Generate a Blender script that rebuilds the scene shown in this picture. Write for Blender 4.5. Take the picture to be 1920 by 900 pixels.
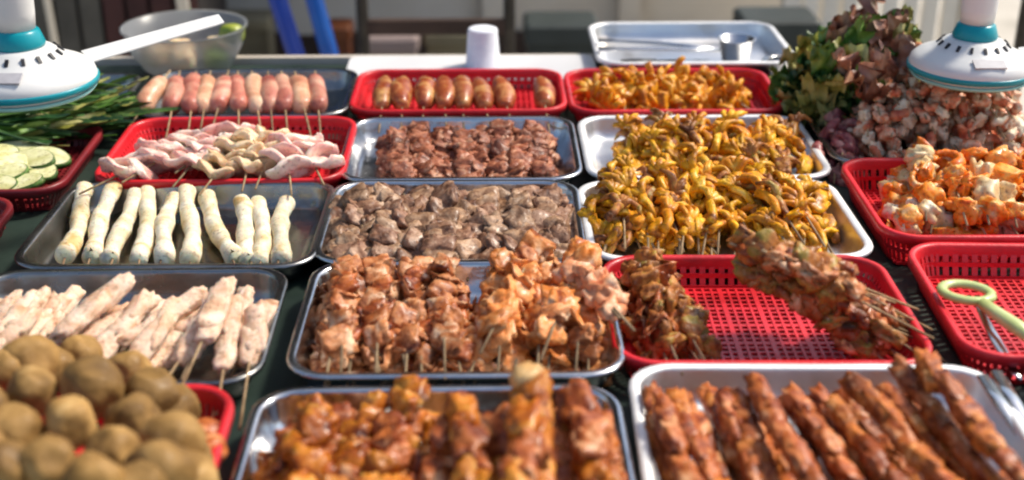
import bpy, bmesh, math, random
from mathutils import Vector, Matrix, noise, Euler

R = math.radians
random.seed(7)
for o in list(bpy.data.objects):
    bpy.data.objects.remove(o)
scene = bpy.context.scene
C = scene.collection

# ------------------------------------------------------------------ camera
TZ = 0.76                       # table top height
CAM_Z = TZ + 0.735
FPX = 2400.0                    # focal length in pixels of the 1920 px wide photograph
PITCH = math.atan(1090 / FPX)
YAW = R(1.1)
cam_d = bpy.data.cameras.new('camera')
cam_d.sensor_width = 36
cam_d.lens = FPX / 1920 * 36
cam_d.clip_start = 0.05
cam_d.clip_end = 500
cam_d.dof.use_dof = True
cam_d.dof.focus_distance = 1.74
cam_d.dof.aperture_fstop = 2.6
cam = bpy.data.objects.new('camera', cam_d)
cam.location = (0, 0, CAM_Z)
cam.rotation_euler = (R(90) - PITCH, 0, -YAW)
C.objects.link(cam)
scene.camera = cam

# ------------------------------------------------------------------ world, sun, exposure
SUN_AZ = Vector((0.80, 0.42))            # horizontal direction towards the sun (right, behind)
SUN_EL = R(50)
w = bpy.data.worlds.new('World')
scene.world = w
w.use_nodes = True
nt = w.node_tree
nt.nodes.clear()
sky = nt.nodes.new('ShaderNodeTexSky')
sky.sky_type = 'NISHITA'
sky.sun_disc = False
sky.sun_elevation = SUN_EL
sky.sun_rotation = math.atan2(SUN_AZ.x, SUN_AZ.y)
sky.dust_density = 2.5
bg = nt.nodes.new('ShaderNodeBackground')
bg.inputs['Strength'].default_value = 0.125
wo = nt.nodes.new('ShaderNodeOutputWorld')
nt.links.new(sky.outputs[0], bg.inputs[0])
nt.links.new(bg.outputs[0], wo.inputs[0])
sd = bpy.data.lights.new('sun', 'SUN')
sd.energy = 3.2
sd.angle = R(9)
sd.color = (1.0, 0.92, 0.79)
sun = bpy.data.objects.new('sun', sd)
az = SUN_AZ.normalized()
dvec = Vector((az.x * math.cos(SUN_EL), az.y * math.cos(SUN_EL), math.sin(SUN_EL)))
sun.rotation_euler = dvec.to_track_quat('Z', 'Y').to_euler()
sun.location = dvec * 20
C.objects.link(sun)
scene.view_settings.view_transform = 'Standard'
scene.view_settings.look = 'None'
scene.view_settings.gamma = 1
scene.view_settings.exposure = 0.58
scene.render.engine = 'CYCLES'
scene.cycles.use_denoising = True
scene.cycles.max_bounces = 8
scene.cycles.filter_width = 2.2

# ------------------------------------------------------------------ pixel helper (ray through a photo pixel onto a plane)
def ray(px, py):
    dx = (px - 960) / FPX
    dy = -(py - 450) / FPX
    c, s = math.cos(PITCH), math.sin(PITCH)
    d = Vector((dx, c + dy * s, -s + dy * c))
    return Vector((d.x * math.cos(YAW) + d.y * math.sin(YAW), -d.x * math.sin(YAW) + d.y * math.cos(YAW), d.z))
def PZ(px, py, z):              # on the horizontal plane z
    d = ray(px, py)
    return Vector((0, 0, CAM_Z)) + d * ((z - CAM_Z) / d.z)
def PY(px, py, y):              # on the vertical plane y
    d = ray(px, py)
    return Vector((0, 0, CAM_Z)) + d * (y / d.y)

# ------------------------------------------------------------------ materials
MATS = {}
def ramp_set(rn, stops):
    els = rn.color_ramp.elements
    while len(els) > 1:
        els.remove(els[-1])
    els[0].position = stops[0][0]
    els[0].color = (*stops[0][1], 1)
    for p, c in stops[1:]:
        e = els.new(p)
        e.color = (*c, 1)
def mat(name, stops, scale=40, rough=0.5, metal=0.0, bump=0.0, bscale=120, coat=0.0, detail=5, spec=0.5, jitter=0.0,
        distort=0.4, coords='Object', trans=0.0, sss=0.0, alpha=1.0, rvar=0.0, ior=1.45):
    if name in MATS:
        return MATS[name]
    m = bpy.data.materials.new(name)
    m.use_nodes = True
    t = m.node_tree
    b = t.nodes['Principled BSDF']
    L = t.links.new
    tc = t.nodes.new('ShaderNodeTexCoord')
    oi = t.nodes.new('ShaderNodeObjectInfo')
    mul = t.nodes.new('ShaderNodeMath'); mul.operation = 'MULTIPLY'; mul.inputs[1].default_value = 37.0
    L(oi.outputs['Random'], mul.inputs[0])
    add = t.nodes.new('ShaderNodeVectorMath'); add.operation = 'ADD'
    L(tc.outputs[coords], add.inputs[0]); L(mul.outputs[0], add.inputs[1])
    nz = t.nodes.new('ShaderNodeTexNoise')
    nz.inputs['Scale'].default_value = scale
    nz.inputs['Detail'].default_value = detail
    nz.inputs['Distortion'].default_value = distort
    L(add.outputs[0], nz.inputs['Vector'])
    rn = t.nodes.new('ShaderNodeValToRGB')
    ramp_set(rn, stops)
    L(nz.outputs['Fac'], rn.inputs[0])
    col = rn.outputs[0]
    if jitter:
        hs = t.nodes.new('ShaderNodeHueSaturation')
        mr = t.nodes.new('ShaderNodeMapRange')
        mr.inputs[3].default_value = 1 - jitter; mr.inputs[4].default_value = 1 + jitter
        L(oi.outputs['Random'], mr.inputs[0]); L(mr.outputs[0], hs.inputs['Value'])
        L(col, hs.inputs['Color']); col = hs.outputs[0]
    L(col, b.inputs['Base Color'])
    b.inputs['Roughness'].default_value = rough
    if rvar:
        n3 = t.nodes.new('ShaderNodeTexNoise'); n3.inputs['Scale'].default_value = scale * 0.6; n3.inputs['Detail'].default_value = 6
        L(add.outputs[0], n3.inputs['Vector'])
        m3 = t.nodes.new('ShaderNodeMapRange')
        m3.inputs[1].default_value = 0.3; m3.inputs[2].default_value = 0.7
        m3.inputs[3].default_value = max(0.03, rough - rvar); m3.inputs[4].default_value = rough + rvar
        L(n3.outputs['Fac'], m3.inputs[0]); L(m3.outputs[0], b.inputs['Roughness'])
    b.inputs['Metallic'].default_value = metal
    b.inputs['Specular IOR Level'].default_value = spec
    b.inputs['Coat Weight'].default_value = coat
    b.inputs['Coat Roughness'].default_value = 0.18
    b.inputs['Transmission Weight'].default_value = trans
    b.inputs['IOR'].default_value = ior
    b.inputs['Subsurface Weight'].default_value = sss
    b.inputs['Subsurface Scale'].default_value = 0.01
    b.inputs['Alpha'].default_value = alpha
    if bump:
        n2 = t.nodes.new('ShaderNodeTexNoise'); n2.inputs['Scale'].default_value = bscale; n2.inputs['Detail'].default_value = 4
        L(add.outputs[0], n2.inputs['Vector'])
        bp = t.nodes.new('ShaderNodeBump'); bp.inputs['Strength'].default_value = bump; bp.inputs['Distance'].default_value = 0.004
        L(n2.outputs['Fac'], bp.inputs['Height']); L(bp.outputs[0], b.inputs['Normal'])
    MATS[name] = m
    return m

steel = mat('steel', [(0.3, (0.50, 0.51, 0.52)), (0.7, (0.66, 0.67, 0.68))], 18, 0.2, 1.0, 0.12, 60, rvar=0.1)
steel_dark_reflection = mat('steel_dark_reflection', [(0.3, (0.21, 0.21, 0.20)), (0.7, (0.36, 0.36, 0.35))], 14, 0.26, 1.0, 0.2, 50, rvar=0.1)  # plain steel with dark reflections put into its base colour
steel_sunlit = mat('steel_sunlit', [(0.3, (0.62, 0.58, 0.52)), (0.42, (0.76, 0.75, 0.73)), (0.7, (0.86, 0.86, 0.85))], 14, 0.38, 1.0, 0.1, 60, rvar=0.1)  # same steel with sun glare put into its colour; brownish low stop is stain
rim_sunlit = mat('steel_rim_sunlit', [(0.3, (0.76, 0.76, 0.75)), (0.7, (0.86, 0.86, 0.85))], 30, 0.5, 0.45, 0.1, 90, rvar=0.12)  # white of the sun on the rims put into the colour
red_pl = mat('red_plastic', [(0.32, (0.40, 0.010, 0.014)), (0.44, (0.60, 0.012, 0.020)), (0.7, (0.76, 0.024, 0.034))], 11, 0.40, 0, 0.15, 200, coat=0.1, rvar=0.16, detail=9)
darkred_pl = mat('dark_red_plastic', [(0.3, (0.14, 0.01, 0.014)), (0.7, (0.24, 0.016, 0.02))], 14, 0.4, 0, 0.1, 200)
white_pl = mat('white_plastic', [(0.3, (0.60, 0.60, 0.58)), (0.7, (0.72, 0.72, 0.70))], 9, 0.38, 0, 0.03, 90)
enamel = mat('white_enamel', [(0.3, (0.74, 0.75, 0.76)), (0.7, (0.82, 0.82, 0.82))], 9, 0.25, 0, 0.05, 50, coat=0.4)
teal_pl = mat('teal_plastic', [(0.3, (0.0, 0.22, 0.27)), (0.7, (0.0, 0.30, 0.36))], 12, 0.3, 0, 0.03, 90)
mint_pl = mat('mint_plastic', [(0.3, (0.25, 0.56, 0.52)), (0.7, (0.32, 0.62, 0.58))], 12, 0.35)
black_pl = mat('black_plastic', [(0.3, (0.01, 0.01, 0.012)), (0.7, (0.03, 0.03, 0.035))], 12, 0.5)
wood_stick = mat('bamboo', [(0.3, (0.20, 0.12, 0.055)), (0.7, (0.42, 0.29, 0.15))], 60, 0.65, jitter=0.35)
stick_dark = mat('bamboo_stained', [(0.3, (0.10, 0.05, 0.02)), (0.7, (0.32, 0.20, 0.10))], 30, 0.6, jitter=0.3)
cloth_dark = mat('oilcloth', [(0.3, (0.010, 0.020, 0.016)), (0.7, (0.03, 0.05, 0.04))], 6, 0.45, 0, 0.3, 20)

BL = {}
def bl(*s):
    return list(s)
def food(name, stops, scale=55, rough=0.38, bump=0.55, bscale=140, coat=0.25, jitter=0.18, fleck=0.5, **k):
    def vivid(c):
        mu = sum(c) / 3
        return tuple(min(.84, max(.003, mu * 1.02 + (q - mu) * 1.08)) for q in c)
    stops = [(0.5 + (p - 0.5) * 0.62, vivid(c)) for p, c in stops]
    m = mat(name, stops, scale, rough + 0.14, 0, bump, bscale, coat * 0.3, jitter=jitter, rvar=0.16, detail=9, distort=0.9, spec=0.34, **k)
    if name in ('bean_curd_roll', 'pale_mince', 'squid_pink', 'tripe_cream', 'sausage_skin', 'sausage_tan', 'shrimp_orange'):
        m.node_tree.nodes['Principled BSDF'].inputs['Subsurface Weight'].default_value = 0.35
        m.node_tree.nodes['Principled BSDF'].inputs['Subsurface Scale'].default_value = 0.008
    if fleck:
        t = m.node_tree; L = t.links.new
        b = t.nodes['Principled BSDF']
        src = b.inputs['Base Color'].links[0].from_socket
        vec = [n for n in t.nodes if n.bl_idname == 'ShaderNodeVectorMath'][0].outputs[0]
        for (sc, lo, hi, blend, col, amt) in ((210, .57, .68, 'MULTIPLY', (.22, .12, .07), fleck), (150, .60, .70, 'MIX', (.72, .52, .34), fleck * .45)):
            nz = t.nodes.new('ShaderNodeTexNoise'); nz.inputs['Scale'].default_value = sc; nz.inputs['Detail'].default_value = 3
            L(vec, nz.inputs['Vector'])
            mr = t.nodes.new('ShaderNodeMapRange'); mr.inputs[1].default_value = lo; mr.inputs[2].default_value = hi; mr.inputs[4].default_value = amt
            L(nz.outputs['Fac'], mr.inputs[0])
            mx = t.nodes.new('ShaderNodeMix'); mx.data_type = 'RGBA'; mx.blend_type = blend
            L(mr.outputs[0], mx.inputs[0]); L(src, mx.inputs[6]); mx.inputs[7].default_value = (*col, 1)
            src = mx.outputs[2]
        L(src, b.inputs['Base Color'])
    return m
f_sausage = food('sausage_skin', [(0.2, (0.30, 0.075, 0.055)), (0.5, (0.48, 0.18, 0.13)), (0.8, (0.66, 0.40, 0.28))], 16, 0.28, 0.12, 90, 0.5, 0.14)
f_squid = food('squid_pink', [(0.15, (0.55, 0.22, 0.20)), (0.42, (0.76, 0.46, 0.40)), (0.62, (0.82, 0.64, 0.54)), (0.9, (0.84, 0.74, 0.62))], 26, 0.3, 0.3, 80, 0.35, 0.12)
f_tripe = food('tripe_cream', [(0.2, (0.46, 0.27, 0.13)), (0.5, (0.72, 0.54, 0.33)), (0.8, (0.80, 0.66, 0.48))], 30, 0.35, 0.4, 90, 0.3, 0.12)
f_roll = food('bean_curd_roll', [(0.16, (0.52, 0.34, 0.13)), (0.38, (0.70, 0.58, 0.36)), (0.62, (0.77, 0.70, 0.53)), (0.85, (0.80, 0.76, 0.64))], 24, 0.5, 0.5, 90, 0.08, 0.10)
f_hole = food('roll_hole_dark', [(0.3, (0.06, 0.03, 0.015)), (0.7, (0.30, 0.17, 0.07))], 90, 0.6, 0.5, 150, 0.05)  # dark plug colour standing for the shade inside the open roll ends
f_pale = food('pale_mince', [(0.15, (0.40, 0.20, 0.10)), (0.38, (0.66, 0.43, 0.29)), (0.62, (0.77, 0.56, 0.42)), (0.85, (0.82, 0.67, 0.53))], 38, 0.48, 0.7, 110, 0.12, 0.10)
f_ball = food('fried_ball', [(0.15, (0.12, 0.062, 0.018)), (0.4, (0.24, 0.135, 0.042)), (0.62, (0.34, 0.20, 0.07)), (0.85, (0.45, 0.29, 0.12))], 18, 0.56, 0.35, 110, 0.1, 0.22, fleck=0.12)
f_bun = food('glazed_sausage', [(0.2, (0.20, 0.03, 0.014)), (0.48, (0.36, 0.095, 0.035)), (0.8, (0.62, 0.34, 0.13))], 30, 0.2, 0.2, 70, 0.5, 0.15)
f_beef = food('beef_red', [(0.15, (0.06, 0.012, 0.006)), (0.42, (0.25, 0.075, 0.036)), (0.62, (0.40, 0.155, 0.085)), (0.85, (0.60, 0.36, 0.23))], 48, 0.36, 0.9, 90, 0.3, 0.25)
f_liver = food('beef_grey', [(0.15, (0.05, 0.018, 0.010)), (0.42, (0.18, 0.085, 0.048)), (0.62, (0.31, 0.17, 0.105)), (0.85, (0.52, 0.34, 0.23))], 48, 0.34, 0.9, 90, 0.35, 0.25)
f_pork = food('pork_marinated', [(0.2, (0.10, 0.022, 0.008)), (0.4, (0.34, 0.105, 0.035)), (0.6, (0.57, 0.24, 0.10)), (0.8, (0.80, 0.54, 0.34))], 42, 0.34, 0.7, 90, 0.35, 0.2)
f_peach = food('chicken_orange', [(0.18, (0.24, 0.045, 0.010)), (0.4, (0.58, 0.185, 0.045)), (0.62, (0.76, 0.35, 0.14)), (0.85, (0.82, 0.60, 0.42))], 40, 0.34, 0.6, 90, 0.35, 0.2)
f_glaze = food('glazed_orange', [(0.15, (0.09, 0.014, 0.004)), (0.38, (0.34, 0.085, 0.012)), (0.62, (0.52, 0.19, 0.03)), (0.85, (0.66, 0.36, 0.10))], 34, 0.26, 0.7, 80, 0.55, 0.2)
f_char = food('char_red', [(0.15, (0.06, 0.012, 0.006)), (0.4, (0.27, 0.06, 0.018)), (0.62, (0.46, 0.14, 0.042)), (0.84, (0.70, 0.38, 0.2))], 36, 0.3, 0.8, 90, 0.45, 0.22)
f_feet = food('turmeric_yellow', [(0.15, (0.16, 0.05, 0.004)), (0.38, (0.52, 0.21, 0.012)), (0.62, (0.72, 0.37, 0.025)), (0.85, (0.80, 0.54, 0.12))], 36, 0.34, 0.7, 90, 0.35, 0.22)
f_amber = food('amber_orange', [(0.15, (0.18, 0.05, 0.005)), (0.38, (0.56, 0.19, 0.015)), (0.62, (0.76, 0.34, 0.03)), (0.85, (0.80, 0.50, 0.12))], 34, 0.34, 0.6, 80, 0.35, 0.18)
f_olive = food('herbed_brown', [(0.15, (0.04, 0.014, 0.005)), (0.36, (0.22, 0.07, 0.018)), (0.58, (0.40, 0.16, 0.04)), (0.72, (0.28, 0.20, 0.04)), (0.9, (0.55, 0.34, 0.14))], 40, 0.36, 0.8, 90, 0.3, 0.22)
f_octo = food('octopus_pink', [(0.2, (0.40, 0.06, 0.03)), (0.46, (0.70, 0.25, 0.13)), (0.64, (0.82, 0.52, 0.34)), (0.85, (0.84, 0.74, 0.56))], 40, 0.3, 0.5, 90, 0.4, 0.16)
f_maroon = food('maroon_seafood', [(0.2, (0.09, 0.014, 0.02)), (0.5, (0.26, 0.07, 0.07)), (0.85, (0.55, 0.30, 0.24))], 40, 0.3, 0.5, 90, 0.4, 0.2)
f_shrimp = food('shrimp_orange', [(0.2, (0.50, 0.09, 0.010)), (0.45, (0.78, 0.23, 0.03)), (0.68, (0.82, 0.40, 0.11)), (0.88, (0.84, 0.62, 0.38))], 30, 0.3, 0.4, 80, 0.4, 0.16)
f_cream = food('squid_ring_cream', [(0.25, (0.62, 0.36, 0.14)), (0.6, (0.76, 0.58, 0.32)), (0.85, (0.80, 0.70, 0.52))], 30, 0.32, 0.3, 80, 0.35, 0.1)
f_zuc = food('zucchini_flesh', [(0.25, (0.50, 0.48, 0.20)), (0.6, (0.70, 0.68, 0.38)), (0.85, (0.76, 0.74, 0.52))], 30, 0.4, 0.15, 90, 0.2, 0.1)
f_zskin = food('zucchini_skin', [(0.3, (0.04, 0.10, 0.02)), (0.7, (0.12, 0.22, 0.05))], 60, 0.4, 0.1, 90, 0.2, 0.1)
l_green = mat('leaf_green', [(0.3, (0.03, 0.085, 0.012)), (0.5, (0.075, 0.17, 0.025)), (0.7, (0.20, 0.30, 0.06))], 22, 0.42, 0, 0.3, 80, 0.1, jitter=0.35)
l_dark = mat('leaf_dark', [(0.25, (0.012, 0.04, 0.012)), (0.55, (0.03, 0.09, 0.02)), (0.85, (0.10, 0.17, 0.04))], 22, 0.42, 0, 0.3, 80, 0.1, jitter=0.35)
l_red = mat('leaf_red', [(0.3, (0.12, 0.035, 0.02)), (0.5, (0.30, 0.13, 0.08)), (0.7, (0.50, 0.32, 0.20))], 20, 0.42, 0, 0.3, 80, 0.1, jitter=0.25)
l_yel = mat('leaf_yellow_green', [(0.3, (0.14, 0.16, 0.02)), (0.5, (0.34, 0.32, 0.07)), (0.7, (0.56, 0.50, 0.22))], 20, 0.42, 0, 0.3, 80, 0.1, jitter=0.3)

# ------------------------------------------------------------------ mesh helpers
def mesh_from(name, verts, faces, material, smooth=True):
    me = bpy.data.meshes.new(name)
    me.from_pydata([tuple(v) for v in verts], [], faces)
    bm = bmesh.new(); bm.from_mesh(me)
    bmesh.ops.recalc_face_normals(bm, faces=bm.faces)
    bm.to_mesh(me); bm.free()
    if smooth:
        me.polygons.foreach_set('use_smooth', [True] * len(me.polygons))
    me.materials.append(material)
    return me
class G:
    """gathers shapes of ONE part"""
    def __init__(s):
        s.v = []; s.f = []
    def add(s, v, f):
        n = len(s.v); s.v += [Vector(p) for p in v]; s.f += [tuple(i + n for i in q) for q in f]
        return s
    def box(s, x0, x1, y0, y1, z0, z1):
        v = [(x, y, z) for z in (z0, z1) for y in (y0, y1) for x in (x0, x1)]
        return s.add(v, [(0, 2, 3, 1), (4, 5, 7, 6), (0, 1, 5, 4), (2, 6, 7, 3), (0, 4, 6, 2), (1, 3, 7, 5)])
    def tube(s, pts, radii, n=8, flat=1.0, cap=True):
        pts = [Vector(p) for p in pts]
        v = []; f = []
        up0 = None
        for i, p in enumerate(pts):
            t = (pts[min(i + 1, len(pts) - 1)] - pts[max(i - 1, 0)]).normalized()
            if up0 is None:
                up0 = Vector((0, 0, 1)) if abs(t.z) < 0.9 else Vector((1, 0, 0))
            a = t.cross(up0).normalized(); b = a.cross(t).normalized(); up0 = b
            r = radii[i] if isinstance(radii, (list, tuple)) else radii
            for k in range(n):
                th = 2 * math.pi * k / n
                v.append(p + a * (math.cos(th) * r) + b * (math.sin(th) * r * flat))
        for i in range(len(pts) - 1):
            for k in range(n):
                k2 = (k + 1) % n
                f.append((i * n + k, i * n + k2, (i + 1) * n + k2, (i + 1) * n + k))
        if cap:
            f.append(tuple(range(n))[::-1]); f.append(tuple(range((len(pts) - 1) * n, len(pts) * n)))
        return s.add(v, f)
    def lathe(s, prof, n=32, cx=0, cy=0):
        v = []; f = []
        for (r, z) in prof:
            for k in range(n):
                th = 2 * math.pi * k / n
                v.append((cx + r * math.cos(th), cy + r * math.sin(th), z))
        for i in range(len(prof) - 1):
            for k in range(n):
                k2 = (k + 1) % n
                f.append((i * n + k, i * n + k2, (i + 1) * n + k2, (i + 1) * n + k))
        f.append(tuple(range(n))); f.append(tuple(range((len(prof) - 1) * n, len(prof) * n)))
        return s.add(v, f)
    def wobble(s, amp, freq, seed):
        for p in s.v:
            q = p * freq + Vector((seed * 7.1, seed * 3.3, seed * 1.7))
            p += noise.noise_vector(q) * amp
        return s
    def mesh(s, name, m, smooth=True):
        return mesh_from(name, s.v, s.f, m, smooth)
def link(name, me, parent=None, loc=(0, 0, 0), rot=(0, 0, 0), scale=(1, 1, 1)):
    o = bpy.data.objects.new(name, me)
    C.objects.link(o)
    o.location = loc; o.rotation_euler = rot; o.scale = scale
    if parent:
        o.parent = parent
    return o
def tag(o, label=None, cat=None, group=None, kind=None):
    if label: o['label'] = label
    if cat: o['category'] = cat
    if group: o['group'] = group
    if kind: o['kind'] = kind
    return o
def thing(name, label, cat, loc=(0, 0, 0), rot=(0, 0, 0), group=None):
    o = link(name, None, None, loc, rot)
    o.empty_display_size = 0.02
    return tag(o, label, cat, group)
ORD = ['first', 'second', 'third', 'fourth', 'fifth', 'sixth', 'seventh', 'eighth', 'ninth', 'tenth', 'eleventh', 'twelfth',
       'thirteenth', 'fourteenth', 'fifteenth', 'sixteenth', 'seventeenth', 'eighteenth', 'nineteenth', 'twentieth', 'twenty first', 'twenty second', 'twenty third', 'twenty fourth', 'twenty fifth', 'twenty sixth', 'twenty seventh', 'twenty eighth', 'twenty ninth', 'thirtieth', 'thirty first', 'thirty second']
def nth(i, n):
    return 'leftmost' if i == 0 else 'rightmost' if i == n - 1 else ORD[i] + ' from left'

# ------------------------------------------------------------------ the setting
pave_m = mat('pavement_concrete', [(0.25, (0.36, 0.33, 0.27)), (0.5, (0.48, 0.44, 0.37)), (0.75, (0.56, 0.52, 0.45))], 3.5, 0.85, 0, 0.4, 60, coords='Object', detail=8)
g = G()
g.add([(-40, -20, 0), (40, -20, 0), (40, 60, 0), (-40, 60, 0)], [(0, 1, 2, 3)])
tag(link('pavement', g.mesh('pavement', pave_m, False)), kind='structure')
wall_m = mat('wall_plaster', [(0.25, (0.50, 0.43, 0.34)), (0.5, (0.66, 0.59, 0.48)), (0.75, (0.74, 0.68, 0.58))], 2.2, 0.9, 0, 0.4, 40, detail=8)
skirt_m = mat('wall_skirting', [(0.3, (0.035, 0.02, 0.014)), (0.7, (0.08, 0.05, 0.035))], 3, 0.8, 0, 0.4, 40)
t = thing('building_wall', 'beige plastered building wall with a dark brown skirting at the far back', 'wall', (0, 4.92, 0))
link('plaster_face', G().box(-9, 0.62, 0, 0.25, 0, 6.5).mesh('plaster_face', wall_m, False), t)
link('skirting', G().box(-9, 0.62, -0.03, 0, 0, 0.165).mesh('skirting', skirt_m, False), t)
for x in (-0.72, 0.02, 0.55):
    link('pilaster', G().box(x - 0.04, x + 0.04, -0.05, 0, 0.165, 6.0).mesh('pilaster', wall_m, False), t)
shut_m = mat('unseen_shutter_dark', [(0.3, (0.030, 0.026, 0.022)), (0.7, (0.06, 0.052, 0.045))], 3, 0.6, 0.2, 0.2, 40)
sh = link('unseen_dark_shutter', G().box(-7.0, 0.45, -0.06, -0.055, 0.52, 4.6).mesh('unseen_dark_shutter', shut_m, False), t)  # added above the view so the left and centre trays reflect dark
sl_me = G().box(-7.0, 0.45, -0.085, -0.061, 0, 0.085).mesh('unseen_shutter_slat', shut_m, False)
for k in range(45):
    link('unseen_shutter_slat', sl_me, sh, (0, 0, 0.53 + 0.09 * k))
t = thing('low_wall', 'low beige garden wall running right from the building at the far back', 'wall', (0, 4.96, 0))
link('plaster_face', G().box(0.625, 1.45, 0, 0.2, 0, 0.9).mesh('plaster_face', wall_m, False), t)
link('coping', G().box(0.625, 1.48, -0.03, 0.23, 0.9, 0.96).mesh('coping', wall_m, False), t)

# the stall table
t = thing('market_table', 'long stall table covered with dark green oilcloth under all the trays', 'table', (0, 0, 0))
X0, X1, Y0, Y1 = -1.12, 0.93, 0.62, 2.475
g = G()
NX, NY = 80, 80
for j in range(NY + 1):
    for i in range(NX + 1):
        x = X0 + (X1 - X0) * i / NX; y = Y0 + (Y1 - Y0) * j / NY
        g.v.append(Vector((x, y, TZ - 0.0015 + 0.0012 * noise.noise(Vector((x * 6, y * 6, 0))))))
for j in range(NY):
    for i in range(NX):
        a = j * (NX + 1) + i
        g.f.append((a, a + 1, a + NX + 2, a + NX + 1))
for (a, b) in (((X0, Y0), (X1, Y0)), ((X1, Y0), (X1, Y1)), ((X1, Y1), (X0, Y1)), ((X0, Y1), (X0, Y0))):
    n = 60
    dirv = (Vector(b) - Vector(a)); nrm = Vector((dirv.y, -dirv.x)).normalized()
    vs = []
    for i in range(n + 1):
        p = Vector(a) + dirv * i / n
        wv = 0.02 * math.sin(i * 0.9) + 0.012 * math.sin(i * 2.3)
        vs += [(p.x, p.y, TZ - 0.0015), (p.x + nrm.x * 0.02, p.y + nrm.y * 0.02, TZ - 0.03), (p.x + nrm.x * (0.03 + wv), p.y + nrm.y * (0.03 + wv), TZ - 0.22)]
    g.add(vs, [(3 * i + k, 3 * i + 3 + k, 3 * i + 4 + k, 3 * i + 1 + k) for i in range(n) for k in range(2)])
link('oilcloth', g.mesh('oilcloth', cloth_dark), t)
tw = mat('table_wood', [(0.3, (0.12, 0.07, 0.04)), (0.7, (0.22, 0.14, 0.08))], 8, 0.7)
link('edge_trim', G().box(X0 + .02, X1 - .02, Y1 + .003, Y1 + .02, TZ - .02, TZ + .012).mesh('edge_trim', mat('beige_trim', [(.3, (.45, .40, .33)), (.7, (.56, .50, .42))], 9, .6), False), t)
link('table_top', G().box(X0 + .01, X1 - .01, Y0 + .01, Y1 - .01, TZ - 0.035, TZ - 0.006).mesh('table_top', tw, False), t)
for x in (X0 + 0.06, X1 - 0.06):
    for y in (Y0 + 0.06, Y1 - 0.06):
        link('leg', G().box(x - .025, x + .025, y - .025, y + .025, 0, TZ - 0.036).mesh('leg', tw, False), t)

# ------------------------------------------------------------------ trays and baskets
def rloop(w, d, r, z, n=6):
    pts = []
    for (cx, cy, a0) in ((w / 2 - r, d / 2 - r, 0), (-w / 2 + r, d / 2 - r, 90), (-w / 2 + r, -d / 2 + r, 180), (w / 2 - r, -d / 2 + r, 270)):
        for k in range(n + 1):
            a = R(a0 + 90 * k / n)
            pts.append(Vector((cx + r * math.cos(a), cy + r * math.sin(a), z)))
    return pts
def loops_mesh(g, loops, close_last=True):
    n = len(loops[0]); base = len(g.v)
    for lp in loops: g.v += [Vector(p) for p in lp]
    for i in range(len(loops) - 1):
        for k in range(n):
            k2 = (k + 1) % n
            g.f.append((base + i * n + k, base + i * n + k2, base + (i + 1) * n + k2, base + (i + 1) * n + k))
    if close_last:
        g.f.append(tuple(base + (len(loops) - 1) * n + k for k in range(n)))
    return g
def tray_meshes(w, d, h, m):
    """pressed sheet tray: flared walls, rolled rim"""
    key = ('tray', round(w, 3), round(d, 3), round(h, 3), m.name)
    if key in BL: return BL[key]
    g = G(); fl = 0.022
    def lp(inset, z, r): return rloop(w - 2 * inset, d - 2 * inset, max(0.004, r - inset * 0.5), z)
    loops = [lp(0.012, h - 0.002, .045), lp(0.0135, h - 0.006, .045), lp(0.016, h * .5, .042), lp(fl, 0.008, .04), lp(fl + .004, 0.003, .038), lp(fl + .012, 0.0012, .034),
             lp(fl + .05, 0.0012, .03), lp(fl + .06, 0.0022, .03), lp(fl + .064, 0.0022, .028)]
    loops_mesh(g, loops)
    outer = [lp(0.0105, h - 0.004, .045), lp(0.0145, h * .5, .042), lp(fl - .0012, 0.006, .04), lp(fl + .006, 0.0002, .036)]
    loops_mesh(g, outer)
    body = g.mesh('tray_body', m)
    g = G()
    rim = [lp(0.0128, h - 0.0055, .045), lp(0.0120, h - 0.0015, .045), lp(0.0105, h + 0.0002, .045), lp(0.004, h + 0.0006, .048), lp(0.001, h - 0.0004, .05), lp(0.0, h - 0.003, .05), lp(0.0008, h - 0.0058, .05), lp(0.0026, h - 0.0066, .05)]
    loops_mesh(g, rim, False)
    BL[key] = (body, g.mesh('tray_rim', rim_sunlit if m is steel_sunlit else m))
    return BL[key]
def tray(cx, cy, w, d, h, m, label, rz=0, z=TZ, name='steel_tray', rx=0):
    t = thing(name, label, 'tray', (cx, cy, z), (rx, 0, R(rz)), 'trays of skewers on the table')
    b, r = tray_meshes(w, d, h, m)
    link('tray_body', b, t); link('rim', r, t)
    return t
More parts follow.
